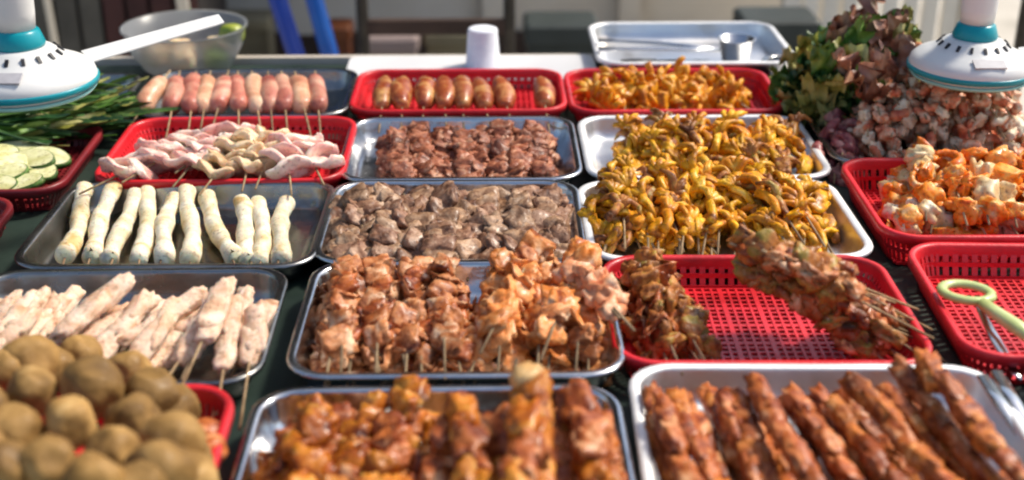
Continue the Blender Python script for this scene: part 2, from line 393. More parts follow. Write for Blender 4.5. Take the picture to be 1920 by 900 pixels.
def basket(cx, cy, w, d, h, m, label, rz=0, z=TZ, rx=0, ry=0, pitch=0.0105):
    key = ('bas', round(w, 3), round(d, 3), round(h, 3), m.name)
    if key not in BL:
        fl = 0.018
        g = G()
        iw, idp = w - 2 * fl - .006, d - 2 * fl - .006
        nx = int(iw / pitch); ny = int(idp / pitch)
        for i in range(nx + 1):
            x = -iw / 2 + iw * i / nx
            big = 0.0016 if i % 4 else 0.003
            g.box(x - big, x + big, -idp / 2, idp / 2, 0.001, 0.0042)
        for j in range(ny + 1):
            y = -idp / 2 + idp * j / ny
            big = 0.0017 if j % 4 else 0.0032
            g.box(-iw / 2, iw / 2, y - big, y + big, 0.0004, 0.0036)
        lat = g.mesh('base_lattice', m, False)
        g = G()
        lo = rloop(w - 2 * fl, d - 2 * fl, .03, 0.0, 8); hi = rloop(w - 0.012, d - 0.012, .04, h - .012, 8)
        # perimeter ribs
        per = []
        n = len(lo)
        for k in range(n):
            a0, a1 = lo[k], lo[(k + 1) % n]; b0, b1 = hi[k], hi[(k + 1) % n]
            L = (b1 - b0).length
            q = max(1, int(L / 0.012))
            for s in range(q):
                per.append((a0.lerp(a1, s / q), a0.lerp(a1, (s + .62) / q), b0.lerp(b1, s / q), b0.lerp(b1, (s + .62) / q)))
        for (a, b, c, d2) in per:
            nr = (b - a).cross(c - a).normalized() * 0.0024
            g.add([a, b, d2, c, a + nr, b + nr, d2 + nr, c + nr], [(0, 1, 2, 3), (4, 7, 6, 5), (0, 4, 5, 1), (1, 5, 6, 2), (2, 6, 7, 3), (3, 7, 4, 0)])
        mid = []
        for (fz, th) in ((0.0, .004), (0.5, .003)):
            ww = w - 2 * fl + (2 * fl - .012) * fz; dd = d - 2 * fl + (2 * fl - .012) * fz; zz = (h - .012) * fz
            loops_mesh(g, [rloop(ww, dd, .032, zz, 8), rloop(ww + .004, dd + .004, .034, zz, 8), rloop(ww + .005, dd + .005, .034, zz + .006, 8), rloop(ww + .001, dd + .001, .032, zz + .006, 8), rloop(ww, dd, .032, zz, 8)], False)
        wall = g.mesh('slotted_wall', m, False)
        g = G()
        a = 0.013
        loops_mesh(g, [rloop(w - a, d - a, .04, h - .016, 8), rloop(w - a + .001, d - a + .001, .04, h - .003, 8), rloop(w - a + .004, d - a + .004, .042, h, 8), rloop(w + .004, d + .004, .048, h + .0004, 8),
                       rloop(w + .007, d + .007, .05, h - .002, 8), rloop(w + .007, d + .007, .05, h - .012, 8), rloop(w + .004, d + .004, .05, h - .012, 8), rloop(w - .001, d - .001, .045, h - .004, 8),
                       rloop(w - a + .005, d - a + .005, .042, h - .005, 8), rloop(w - a + .004, d - a + .004, .041, h - .016, 8), rloop(w - a, d - a, .04, h - .016, 8)], False)
        BL[key] = (lat, wall, g.mesh('basket_rim', m))
    t = thing('plastic_basket', label, 'basket', (cx, cy, z), (rx, ry, R(rz)), 'trays of skewers on the table')
    for nm, me in zip(('base_lattice', 'slotted_wall', 'rim'), BL[key]):
        o = link(nm, me, t)
        if nm != 'rim': o['kind'] = 'stuff'
    return t

TW, TD, TH = 0.372, 0.288, 0.036
XA, XB, XC = -0.425, -0.047, 0.329
tray(XA, 2.190, TW, 0.272, TH, steel_dark_reflection, 'dark steel tray holding the row of pink sausages at the back left', 0.5)
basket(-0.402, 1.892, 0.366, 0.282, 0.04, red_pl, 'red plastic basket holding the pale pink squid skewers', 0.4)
tray(-0.417, 1.612, 0.392, 0.296, TH, steel_dark_reflection, 'dark steel tray holding the white bean curd rolls', -0.6)
tray(-0.437, 1.312, TW + .01, 0.286, TH + .004, steel_dark_reflection, 'dark steel tray holding the pale minced meat skewers', 0.5)
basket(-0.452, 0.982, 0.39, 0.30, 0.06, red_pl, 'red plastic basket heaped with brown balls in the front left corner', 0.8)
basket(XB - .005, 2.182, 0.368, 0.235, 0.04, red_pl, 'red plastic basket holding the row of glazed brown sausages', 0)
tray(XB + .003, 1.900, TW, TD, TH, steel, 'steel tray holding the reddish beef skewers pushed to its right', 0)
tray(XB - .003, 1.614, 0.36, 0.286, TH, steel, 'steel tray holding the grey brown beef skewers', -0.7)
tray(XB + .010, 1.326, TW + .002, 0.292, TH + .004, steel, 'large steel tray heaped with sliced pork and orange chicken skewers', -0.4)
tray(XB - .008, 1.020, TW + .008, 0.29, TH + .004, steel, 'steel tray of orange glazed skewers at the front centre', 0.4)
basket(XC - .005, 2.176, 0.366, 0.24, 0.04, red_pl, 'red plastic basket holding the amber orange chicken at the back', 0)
tray(XC + .003, 1.900, TW, TD, TH, steel_sunlit, 'bright steel tray behind, holding the upper heap of yellow chicken feet', 0)
tray(XC - .014, 1.614, TW + .006, 0.276, TH, steel_sunlit, 'bright steel tray in front, holding the lower heap of yellow chicken feet', 0.4)
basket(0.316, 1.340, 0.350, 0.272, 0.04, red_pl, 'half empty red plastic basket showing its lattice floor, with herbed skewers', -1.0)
tray(0.338, 1.056, 0.392, 0.292, TH + .004, steel_sunlit, 'steel tray of long charred kebabs at the front right', -1.5)
tray(0.395, 2.452, TW + .01, 0.30, TH, steel_sunlit, 'bright steel tray with tongs behind the amber chicken', 0, name='steel_tray', z=TZ + .0127)
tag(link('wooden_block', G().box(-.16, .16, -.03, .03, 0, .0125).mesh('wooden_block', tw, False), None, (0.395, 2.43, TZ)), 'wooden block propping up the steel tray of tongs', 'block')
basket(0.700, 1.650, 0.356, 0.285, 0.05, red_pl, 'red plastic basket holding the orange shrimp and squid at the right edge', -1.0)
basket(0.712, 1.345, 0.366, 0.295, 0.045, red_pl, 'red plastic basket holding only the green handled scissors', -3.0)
tray(0.735, 1.030, 0.36, 0.286, TH + .004, steel_dark_reflection, 'dark empty steel tray with tongs at the bottom right edge', -2.0)
tray(0.705, 1.955, 0.35, 0.29, TH, steel_dark_reflection, 'steel tray under the heap of pink octopus skewers', -1.0)
tray(0.700, 2.262, 0.36, 0.28, TH, steel_dark_reflection, 'steel tray under the heap of red and green lettuce', -1.0)
tray(-0.80, 2.165, 0.34, 0.27, TH, steel_dark_reflection, 'dark steel tray under the bunches of green leaves below the left fan', 1.0)
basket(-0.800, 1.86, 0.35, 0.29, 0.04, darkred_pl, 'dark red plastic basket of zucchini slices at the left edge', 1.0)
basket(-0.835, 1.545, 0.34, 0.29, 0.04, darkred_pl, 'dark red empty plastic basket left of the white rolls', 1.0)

# ------------------------------------------------------------------ food shapes (shared mesh libraries)
def lump(seed, a, b, c, m, amp=0.28, freq=1.5, sub=3, fine=0.08):
    bm = bmesh.new()
    bmesh.ops.create_icosphere(bm, subdivisions=sub, radius=1)
    off = Vector((seed * 5.7, seed * 2.9, seed * 9.1))
    for v in bm.verts:
        n1 = noise.noise(v.co * freq + off); n2 = noise.noise(v.co * freq * 3.1 + off); n3 = noise.noise(v.co * freq * 6.5 + off)
        k = 1 + amp * n1 * 1.6 + fine * n2 * 2.2 + fine * n3 * 1.1
        # flattened facets, cut meat
        p = v.co * k
        p = Vector([math.copysign(min(abs(q), 0.86 + 0.1 * n1), q) for q in p])
        v.co = Vector((p.x * a, p.y * b, p.z * c))
    me = bpy.data.meshes.new('meat_chunk')
    bm.to_mesh(me); bm.free()
    me.polygons.foreach_set('use_smooth', [True] * len(me.polygons))
    me.materials.append(m)
    return me
def chip(seed, a, b, m, c=.0065):
    return lump(seed, a, b, c, m, .42, 1.7, 3, .2)
def slab(seed, wx, wz, th, m, fold=0.012, nx=12, nz=9):
    """folded slice of meat standing across the stick (stick along y)"""
    rnd = random.Random(seed * 13 + 5)
    ph = rnd.uniform(0, 6); fq = rnd.uniform(1.2, 2.2)
    v = []; f = []
    for side in (-1, 1):
        for j in range(nz + 1):
            for i in range(nx + 1):
                u = i / nx * 2 - 1; s = j / nz * 2 - 1
                # superellipse outline, irregular
                su = u * math.sqrt(max(0, 1 - 0.42 * s * s)); ss = s * math.sqrt(max(0, 1 - 0.42 * u * u))
                ir = 1 + 0.32 * noise.noise(Vector((u * 1.4, s * 1.4, seed * 3.1)))
                x = su * wx * ir; z = ss * wz * ir
                edge = max(0.0, 1 - max(abs(u), abs(s)) ** 4)
                y = fold * math.sin(u * fq * 1.8 + ph + s) + fold * 0.8 * noise.noise(Vector((u * 2, s * 2, seed)))
                y += side * th * (0.25 + 0.75 * edge) * 0.5
                v.append((x, y, z))
    n = (nx + 1) * (nz + 1)
    for sd_ in (0, 1):
        for j in range(nz):
            for i in range(nx):
                a = sd_ * n + j * (nx + 1) + i
                f.append((a, a + 1, a + nx + 2, a + nx + 1))
    rim = [i for i in range(nx)] + [j * (nx + 1) + nx for j in range(nz)] + [nz * (nx + 1) + nx - i for i in range(nx)] + [(nz - j) * (nx + 1) for j in range(nz)]
    for k in range(len(rim)):
        a, b = rim[k], rim[(k + 1) % len(rim)]
        f.append((a, b, b + n, a + n))
    return mesh_from('meat_slice', v, f, m)
def kebab(seed, L, r, m, lumps=7, amp=0.2, flat=0.85, n=20, rings=64, taper=0.55, bend=0.01):
    g = G(); pts = []; rad = []
    rnd = random.Random(seed)
    ph = rnd.uniform(0, 6)
    for i in range(rings):
        u = i / (rings - 1)
        e = min(1, (min(u, 1 - u) / 0.09)) ** 0.5
        pts.append((bend * math.sin(u * 4 + ph), (u - .5) * L, bend * .6 * math.sin(u * 5 + ph * 2)))
        rad.append(r * max(0.12, e) * (1 - amp * .5 + amp * abs(math.sin(u * lumps * math.pi * .5 + ph)) + (amp * noise.noise(Vector((u * 9, seed, 0))) if lumps > 2 else 0)))
    g.tube(pts, rad, n, flat)
    for p in g.v:
        q = noise.noise_vector(p * 70 + Vector((seed, 0, 0)))
        q2 = noise.noise_vector(p * 170 + Vector((seed, 5, 0)))
        q3 = noise.noise_vector(p * 330 + Vector((seed, 9, 0)))
        p += q * r * amp * 1.2 + q2 * r * amp * .9 + q3 * r * amp * .45
    return g.mesh('meat_length', m)
def foot(seed, s, m):
    """bent chicken foot: shank and four toes"""
    rnd = random.Random(seed * 3 + 1)
    g = G()
    base = Vector((0, 0, 0))
    k = [(0, -0.042, -0.004), (0.003, -0.026, 0.004), (0.0, -0.01, 0.007), (0, 0.006, 0.004)]
    g.tube(k, [0.0062, 0.0052, 0.0058, 0.0072], 9)
    for i, a in enumerate((-38, -10, 18, 46)):
        a = R(a + rnd.uniform(-9, 9)); L = rnd.uniform(0.026, 0.04)
        cur = rnd.uniform(-0.35, 0.35)
        pts = []; rad = []
        for q in range(6):
            u = q / 5
            aa = a + cur * u
            pts.append(Vector((math.sin(aa) * L * u, 0.002 + math.cos(aa) * L * u, 0.006 + 0.012 * math.sin(u * 2.6) - 0.012 * u * u)))
            rad.append((0.0058, 0.0047, 0.0052, 0.004, 0.0042, 0.0018)[q])
        g.tube(pts, rad, 8)
    g.wobble(0.0030, 120, seed)
    for p in g.v: p *= s
    return g.mesh('chicken_foot', m)
def shrimp(seed, s, m):
    rnd = random.Random(seed + 40); g = G()
    pts = []; rad = []
    arc = rnd.uniform(3.3, 4.6)
    for i in range(18):
        u = i / 17; a = u * arc
        rr = 0.019 - 0.003 * u
        pts.append((rr * math.cos(a), rr * math.sin(a), 0.004 * u))
        rad.append((0.0105 * (1 - 0.62 * u) + 0.001 * math.sin(i * 2.6)) * min(1, (u + .08) * 5))
    g.tube(pts, rad, 10)
    e = Vector(pts[-1]); d = (Vector(pts[-1]) - Vector(pts[-3])).normalized(); sdv = Vector((-d.y, d.x, 0))
    for k in (-1, 0, 1):
        g.tube([e, e + d * .008 + sdv * .004 * k, e + d * .016 + sdv * .010 * k], [0.003, 0.005, 0.002], 6, 0.35)
    g.wobble(0.0016, 110, seed)
    for p in g.v: p *= s
    return g.mesh('shrimp_body', m)
def ring(seed, s, m, R0=0.017, r0=0.0075):
    g = G(); v = []; f = []
    nu, nv = 24, 10
    for i in range(nu):
        a = 2 * math.pi * i / nu
        rr = R0 * (1 + 0.2 * noise.noise(Vector((math.cos(a), math.sin(a), seed * 1.3))))
        for j in range(nv):
            b = 2 * math.pi * j / nv
            v.append((math.cos(a) * (rr + r0 * math.cos(b)), math.sin(a) * (rr + r0 * math.cos(b)), 1.2 * r0 * math.sin(b) + 0.004 * math.sin(2 * a + seed)))
    for i in range(nu):
        for j in range(nv):
            f.append((i * nv + j, ((i + 1) % nu) * nv + j, ((i + 1) % nu) * nv + (j + 1) % nv, i * nv + (j + 1) % nv))
    g.add(v, f).wobble(0.002, 90, seed)
    for p in g.v: p *= s
    return g.mesh('squid_ring', m)
def arm(seed, s, m):
    """curled octopus arm piece"""
    rnd = random.Random(seed + 90); g = G(); pts = []; rad = []
    c = rnd.uniform(2, 5)
    for i in range(12):
        u = i / 11; a = u * c
        rr = 0.016 * (1 - 0.6 * u)
        pts.append((rr * math.cos(a), rr * math.sin(a) + .012 * u, 0.012 * u * math.sin(a)))
        rad.append(0.008 * (1 - 0.65 * u) + 0.0013 * (i % 2))
    g.tube(pts, rad, 9).wobble(0.002, 100, seed)
    for p in g.v: p *= s
    return g.mesh('octopus_arm', m)
def stick_mesh(L, r=0.0016, m=wood_stick):
    key = ('stick', round(L, 3), r, m.name)
    if key not in BL:
        BL[key] = G().tube([(0, -L * .6, 0), (0, 0, 0), (0, L * .39, 0), (0, L * .4, 0)], [r, r, r, r * .3], 7).mesh('stick', m)
    return BL[key]
rng = random.Random(11)
def U(a, b): return rng.uniform(a, b)
def skewer(name, label, cat, group, loc, rz, tilt, parts, sl=0.26, sm=wood_stick, roll=0, soff=0.0):
    """parts: list of (part name, mesh, (x,y,z), (rx,ry,rz), scale) laid along the stick (local y, tip +y)"""
    t = thing(name, label, cat, loc, (tilt, roll, rz), group)
    link('stick', stick_mesh(sl, m=sm), t, (0, soff, 0))
    for (pn, me, l, r, s) in parts:
        link(pn, me, t, l, r, (s, s, s) if not isinstance(s, tuple) else s)
    return t
def chunks(lib, n, L, pn='meat_chunk', jx=.004, rot=True, s0=.85, s1=1.15):
    out = []
    for i in range(n):
        y = (i + .5) / n * L - L / 2
        r = (U(.1, .6), U(-.6, .6), U(-.5, .5)) if rot == 'lean' else (U(-.1, .12), U(-.5, .5), U(-.1, .1)) if rot == 'strip' else (U(-.2, .4), U(-.45, .45), U(-.35, .35)) if rot == 'flat' else (U(.15, 1.0), U(-.8, .8), U(-.7, .7)) if rot == 'shingle' else (U(-3, 3), U(-.5, .5), U(-3, 3)) if rot else (U(-.5, .5), U(-.9, .9), U(-.5, .5))
        out.append((pn, rng.choice(lib), (U(-jx, jx), y, U(-jx, jx)), r, U(s0, s1)))
    return out
def heap(name, desc, where, cat, lib, x0, x1, yc, z0, per, layers, dz, n, L, ang=0, angj=8, pn='meat_chunk', sl=0.26, jx=.004, rot=True, sm=wood_stick, tilt=0.10, yj=.015, s0=.85, s1=1.15, shrink=0.5, zj=.004, soff=0.0, ydrop=0.0):
    lname = ['bottom layer', 'second layer', 'third layer', 'top layer'] if layers == 4 else ['bottom layer', 'second layer', 'third layer', 'fourth layer', 'top layer'] if layers == 5 else ['bottom layer', 'middle layer', 'top layer'] if layers == 3 else ['bottom layer', 'top layer'] if layers == 2 else ['row']
    for l in range(layers):
        cnt = max(1, per - (l if layers > 1 else 0))
        xx0 = x0 + (x1 - x0) / per * shrink * l; xx1 = x1 - (x1 - x0) / per * shrink * l
        for i in range(cnt):
            x = xx0 + (xx1 - xx0) * (i + .5) / cnt + U(-.004, .004)
            lab = '%s, %s, %s, %s' % (desc, nth(i, cnt), lname[l], where)
            skewer(name, lab, cat, desc + 's ' + where, (x, yc + U(-yj, yj) + ydrop * l, z0 + l * dz + U(-zj, zj)), R(ang + U(-angj, angj)), tilt + U(-.03, .03),
                   chunks(lib, n, L, pn, jx, rot, s0, s1), sl * .82, sm, soff=soff - .012)

# ------------------------------------------------------------------ pink sausages (back left)
f_saus2 = food('sausage_tan', [(0.2, (0.34, 0.12, 0.07)), (0.5, (0.54, 0.28, 0.17)), (0.8, (0.70, 0.48, 0.33))], 16, 0.3, 0.12, 90, 0.5, 0.14)
lib = [G().tube([(0.002 * math.sin(i * .5 + k), -0.075 + 0.15 * i / 15, 0.002 * math.cos(i * .4 + k)) for i in range(16)],
       [0.0162 * (1 - abs(i / 7.5 - 1) ** 7) ** .5 + 0.0015 for i in range(16)], 14).wobble(.0022, 18, k).wobble(.0012, 60, k).mesh('sausage_body', f_sausage if k % 3 else f_saus2) for k in range(6)]
SZ = TZ + 0.05
sp = [(306, 150, 266, 205), (334, 148, 322, 206), (366, 147, 358, 208), (392, 147, 382, 207), (424, 148, 408, 205), (446, 148, 447, 206), (474, 148, 483, 206),
      (503, 147, 508, 207), (529, 147, 535, 207), (556, 147, 571, 207), (592, 150, 597, 206)]
for i, (ax, ay, bx, by) in enumerate(sp):
    a = PZ(ax, ay, SZ + .012); b = PZ(bx, by, SZ - 0.006); c = (a + b) / 2; d = a - b
    skewer('sausage_skewer', 'pink sausage on a stick, %s of the row in the dark tray' % nth(i, len(sp)), 'sausage', 'pink sausages in the back left tray', c,
           -math.atan2(d.x, d.y), math.atan2(d.z, Vector((d.x, d.y)).length), [('sausage_body', lib[i % 6], (0, 0, 0), (0, U(0, 6), 0), (U(.9, 1.05), d.length / U(.142, .155), U(.9, 1.05)))], 0.26, soff=-0.01)

# ------------------------------------------------------------------ squid and tripe (red basket)
sq = [slab(k, .036, .028, .015, f_squid, .006) for k in range(5)]
tr = [slab(k + 10, .031, .028, .016, f_tripe, .007) for k in range(5)]
SL = [(270, 305, 'sq', -28), (325, 285, 'sq', -20), (375, 290, 'sq', -5), (405, 270, 'sq', -15), (425, 300, 'tr', -6), (470, 290, 'tr', 4), (505, 285, 'tr', 0), (540, 300, 'sq', 10), (580, 290, 'sq', 16)]
nm = ['pale pink squid skewer', 'cream tripe skewer']
cnt = {'sq': 0, 'tr': 0}
for i, (px, py, kd, an) in enumerate(SL):
    c = PZ(px, py, TZ + .045)
    lb = sq if kd == 'sq' else tr
    pr = []
    for k in range(5):
        pr.append(('folded_slice', rng.choice(lb), (U(-.006, .006), -.05 + .027 * k, U(-.004, .006)), (U(.5, 1.1), U(-.4, .4), U(-.5, .5)), U(.85, 1.15)))
    skewer('squid_skewer' if kd == 'sq' else 'tripe_skewer', '%s, %s of those in its red basket' % (nm[0] if kd == 'sq' else nm[1], nth(cnt[kd], 6 if kd == 'sq' else 3)), 'skewer',
           'pale skewers in the red basket', c, R(an), U(-.02, .06), pr, .19, soff=-.02)
    cnt[kd] += 1

# ------------------------------------------------------------------ white rolls
lib = []
for k in range(5):
    g = G(); pts = []; rad = []
    for i in range(20):
        u = i / 19
        pts.append((0.004 * math.sin(u * 5 + k * 2), -0.12 + .24 * u, 0.003 * math.cos(u * 6 + k)))
        rad.append(0.0118 * (1 + .09 * math.sin(u * 13 + k * 1.7)) * (1.1 if u < .12 else 1))
    # open ends: inward lip
    pts = [(pts[0][0], pts[0][1] + .012, pts[0][2])] + [(pts[0][0], pts[0][1], pts[0][2])] + pts + [(pts[-1][0], pts[-1][1], pts[-1][2])] + [(pts[-1][0], pts[-1][1] - .012, pts[-1][2])]
    pts[1] = (pts[2][0], pts[2][1] - .0006, pts[2][2]); pts[-2] = (pts[-3][0], pts[-3][1] + .0006, pts[-3][2])
    rad = [0.0070, 0.0095] + rad + [0.0095, 0.0070]
    g.tube(pts, rad, 16).wobble(.0022, 45, k)
    lib.append((g.mesh('rolled_skin', f_roll), G().tube([(pts[2][0], -.1185, pts[2][2]), (pts[2][0], -.10, pts[2][2])], .0076, 10).wobble(.001, 200, k).mesh('dark_end_plug', f_hole)))
sp = [(165, 358, 122, 484), (212, 356, 168, 484), (250, 362, 214, 486), (280, 357, 264, 486), (325, 370, 300, 488), (356, 362, 356, 492), (388, 372, 434, 488), (450, 376, 470, 488), (488, 376, 490, 490), (534, 376, 524, 488)]
for i, (ax, ay, bx, by) in enumerate(sp):
    z = TZ + .018
    a = PZ(ax, ay, z + .010); b = PZ(bx, by, z); c = (a + b) / 2; d = a - b
    me = lib[i % 5]
    s = (1, d.length / .24, 1)
    skewer('bean_curd_roll', 'white rolled bean curd skewer, %s of the ten in the dark tray' % nth(i, len(sp)), 'roll', 'white rolls in the dark tray', c, -math.atan2(d.x, d.y),
           math.atan2(d.z, Vector((d.x, d.y)).length), [('rolled_skin', me[0], (0, 0, 0), (0, 0, 0), s), ('dark_end_plug', me[1], (0, 0, 0), (0, 0, 0), s)], .26, stick_dark, roll=U(-.4, .4), soff=-.0)

# ------------------------------------------------------------------ pale minced skewers
lib = [lump(k + 300, .0135, .036, .0085, f_pale, .22, 1.7, 3, .12) for k in range(7)]
sp = [(-20, 575, -60, 660, 0), (25, 560, -25, 640, 0), (80, 545, 15, 640, 1), (140, 548, 60, 640, 0), (232, 530, 120, 620, 2), (175, 580, 95, 650, 0), (290, 565, 150, 640, 1), (300, 575, 185, 660, 0), (375, 548, 240, 640, 1), (385, 585, 275, 680, 0),
      (345, 600, 320, 665, 0), (425, 535, 385, 625, 2), (440, 560, 420, 685, 1), (490, 595, 455, 665, 0), (395, 575, 365, 650, 1), (105, 570, 30, 655, 0), (215, 590, 150, 670, 0), (330, 570, 262, 665, 1), (260, 575, 200, 655, 1), (460, 545, 440, 640, 0), (410, 565, 340, 670, 1), (55, 565, -5, 650, 1), (195, 560, 120, 640, 1), (480, 590, 470, 660, 1), (300, 610, 285, 690, 0)]
for i, (ax, ay, bx, by, l) in enumerate(sp):
    z = TZ + .026 + .020 * l
    a = PZ(ax, ay, z + .012); b = PZ(bx, by, z); c = (a + b) / 2; d = a - b
    srt = sorted(range(len(sp)), key=lambda q: sp[q][0] + sp[q][2]).index(i)
    skewer('mince_skewer', 'pale minced meat skewer, %s in the slanting pile' % nth(srt, len(sp)), 'skewer', 'pale minced skewers', c, -math.atan2(d.x, d.y),
           math.atan2(d.z, Vector((d.x, d.y)).length), chunks(lib, 4, d.length * .85, 'minced_meat', .002, 'strip'), .2, soff=-.035)

# ------------------------------------------------------------------ brown balls (front left)
lib = [lump(k + 60, .030, .030, .029, f_ball, .05, 1.3, 4, .02) for k in range(5)]
balls = [(60, 735, 3), (172, 728, 3), (285, 745, 2), (25, 815, 4), (132, 792, 4), (212, 850, 4), (322, 832, 3), (90, 872, 5), (55, 680, 2), (150, 670, 1), (10, 700, 2), (240, 700, 1), (320, 775, 1), (250, 790, 3), (300, 893, 4), (355, 865, 1), (-30, 770, 3), (10, 880, 5), (170, 905, 5), (-40, 850, 4), (100, 690, 1), (350, 910, 2), (260, 930, 4)]
for i, (px, py, l) in enumerate(balls):
    z = TZ + .033 + .021 * l
    c = PZ(px, py, z)
    srt = sorted(range(len(balls)), key=lambda q: balls[q][0]).index(i)
    zone = 'back' if py < 720 else 'middle' if py < 840 else 'front'
    same = sorted([q for q in range(len(balls)) if ('back' if balls[q][1] < 720 else 'middle' if balls[q][1] < 840 else 'front') == zone], key=lambda q: balls[q][0])
    t = thing('fried_ball', 'brown fried ball in the red basket, %s of the %s of the heap' % (nth(same.index(i), len(same)), zone), 'ball', c, (U(0, 6), U(0, 6), U(0, 6)), 'brown balls in the red basket') if False else None
    o = link('fried_ball', lib[i % 5], None, c, (U(0, 6), U(0, 6), U(0, 6)), (lambda q: (q * U(.96, 1.04), q * U(.96, 1.04), q))(U(.80, 1.04)))
    tag(o, 'brown fried ball, %s along the %s of the red basket heap' % (nth(same.index(i), len(same)), zone), 'ball', 'brown balls in the red basket')
libr = [lump(k + 70, .017, .019, .016, f_char, .1, 1.6, 3, .04) for k in range(2)]
for i, (px, py) in enumerate([(385, 815), (392, 845)]):
    tag(link('small_sausage', libr[i], None, PZ(px, py, TZ + .05), (0, 0, U(0, 3))), 'small reddish sausage ball by the basket rim, %s of two' % ('farther' if i == 0 else 'nearer'), 'ball', 'small red balls')

# ------------------------------------------------------------------ glazed sausages (red basket, back centre)
lib = [G().tube([(0, -0.065 + 0.13 * i / 17, 0.004 * math.sin(i * .2)) for i in range(18)], [0.0185 * math.sin(math.pi * min(1, .06 + .9 * i / 17)) ** .6 + 0.002 for i in range(18)], 16).wobble(.003, 25, k).mesh('sausage_body', f_bun) for k in range(4)]
sp = [(722, 150, 716, 200), (757, 150, 754, 202), (796, 150, 794, 200), (830, 150, 834, 202), (866, 149, 868, 202), (896, 150, 910, 202), (934, 150, 950, 200), (1014, 150, 1022, 198)]
for i, (ax, ay, bx, by) in enumerate(sp):
    a = PZ(ax, ay, TZ + .05); b = PZ(bx, by, TZ + .036); c = (a + b) / 2; d = a - b
    skewer('glazed_sausage', 'glazed brown sausage on a stick, %s of the row in the red basket' % nth(i, len(sp)), 'sausage', 'glazed sausages in the red basket', c, -math.atan2(d.x, d.y),
           math.atan2(d.z, Vector((d.x, d.y)).length), [('sausage_body', lib[i % 4], (0, 0, 0), (0, U(0, 6), 0), (1, d.length / .13, 1))], .22, soff=-.02)

# ------------------------------------------------------------------ beef skewers (two centre trays)
f_beef2 = food('beef_dark', [(0.15, (0.05, 0.012, 0.007)), (0.42, (0.17, 0.05, 0.026)), (0.62, (0.30, 0.11, 0.06)), (0.85, (0.50, 0.28, 0.18))], 48, 0.36, 0.9, 90, 0.3, 0.25)
lib = [chip(k, .019, .014, f_beef, .008) for k in range(6)] + [chip(k + 6, .018, .014, f_beef2, .008) for k in range(3)]
heap('beef_skewer', 'reddish brown beef skewer', 'in upper centre tray', 'skewer', lib, -.165, .110, 1.866, TZ + .016, 10, 3, .009, 11, .18, 0, 7, sl=.27, jx=.006, rot='lean', shrink=.3)
f_liver2 = food('beef_tan', [(0.15, (0.07, 0.03, 0.013)), (0.42, (0.23, 0.125, 0.07)), (0.62, (0.39, 0.24, 0.145)), (0.85, (0.58, 0.41, 0.28))], 48, 0.34, 0.9, 90, 0.35, 0.25)
lib = [lump(k + 20, .023, .019, .0075, f_liver, .4, 1.6, 3, .17) for k in range(6)] + [lump(k + 26, .022, .020, .0075, f_liver2, .4, 1.6, 3, .17) for k in range(3)]
heap('beef_skewer', 'grey brown beef skewer', 'in middle centre tray', 'skewer', lib, -.210, .115, 1.582, TZ + .017, 10, 3, .010, 11, .18, 4, 9, sl=.27, jx=.007, rot='lean', shrink=.3)

# ------------------------------------------------------------------ sliced pork and orange chicken (large centre tray)
lib = [chip(k + 30, .0185, .018, f_pork, .006) for k in range(6)] + [slab(k + 30, .017, .014, .006, f_pork, .006) for k in range(3)] + [chip(k + 37, .018, .014, f_char, .0075) for k in range(2)]
heap('pork_skewer', 'brown sliced pork skewer', 'in left half of large tray', 'skewer', lib, -.206, -.015, 1.318, TZ + .016, 7, 4, .011, 12, .175, 5, 5, 'meat_slice', .28, .005, 'lean', ydrop=.006, shrink=.25)
lib = [chip(k + 50, .022, .020, f_peach, .006) for k in range(6)] + [slab(k + 50, .019, .016, .006, f_peach, .007) for k in range(3)] + [chip(k + 57, .02, .015, f_pork, .0075) for k in range(2)]
heap('chicken_skewer', 'orange chicken skewer', 'in right half of large tray', 'skewer', lib, -.03, .150, 1.325, TZ + .018, 5, 4, .0155, 10, .185, -9, 8, 'meat_slice', .28, .008, 'lean', ydrop=.008, shrink=.25)
f_blush = food('chicken_blush', [(0.15, (0.46, 0.10, 0.04)), (0.42, (0.70, 0.28, 0.13)), (0.65, (0.78, 0.46, 0.28)), (0.9, (0.80, 0.62, 0.46))], 30, 0.4, 0.4, 90, 0.3, 0.1)
libl = [chip(k + 90, .021, .016, f_blush, .0085) for k in range(3)]
for i, (px, py) in enumerate([(1125, 548), (1100, 528)]):
    skewer('pale_chicken_skewer', 'pale pink chicken skewer lying over the right rim, %s one' % ('front' if i == 0 else 'rear'), 'skewer', 'pale skewers on the large tray', PZ(px, py, TZ + .07), R(20), .05,
           chunks(libl, 6, .085, 'meat_slice', .006, 'shingle'), .15)

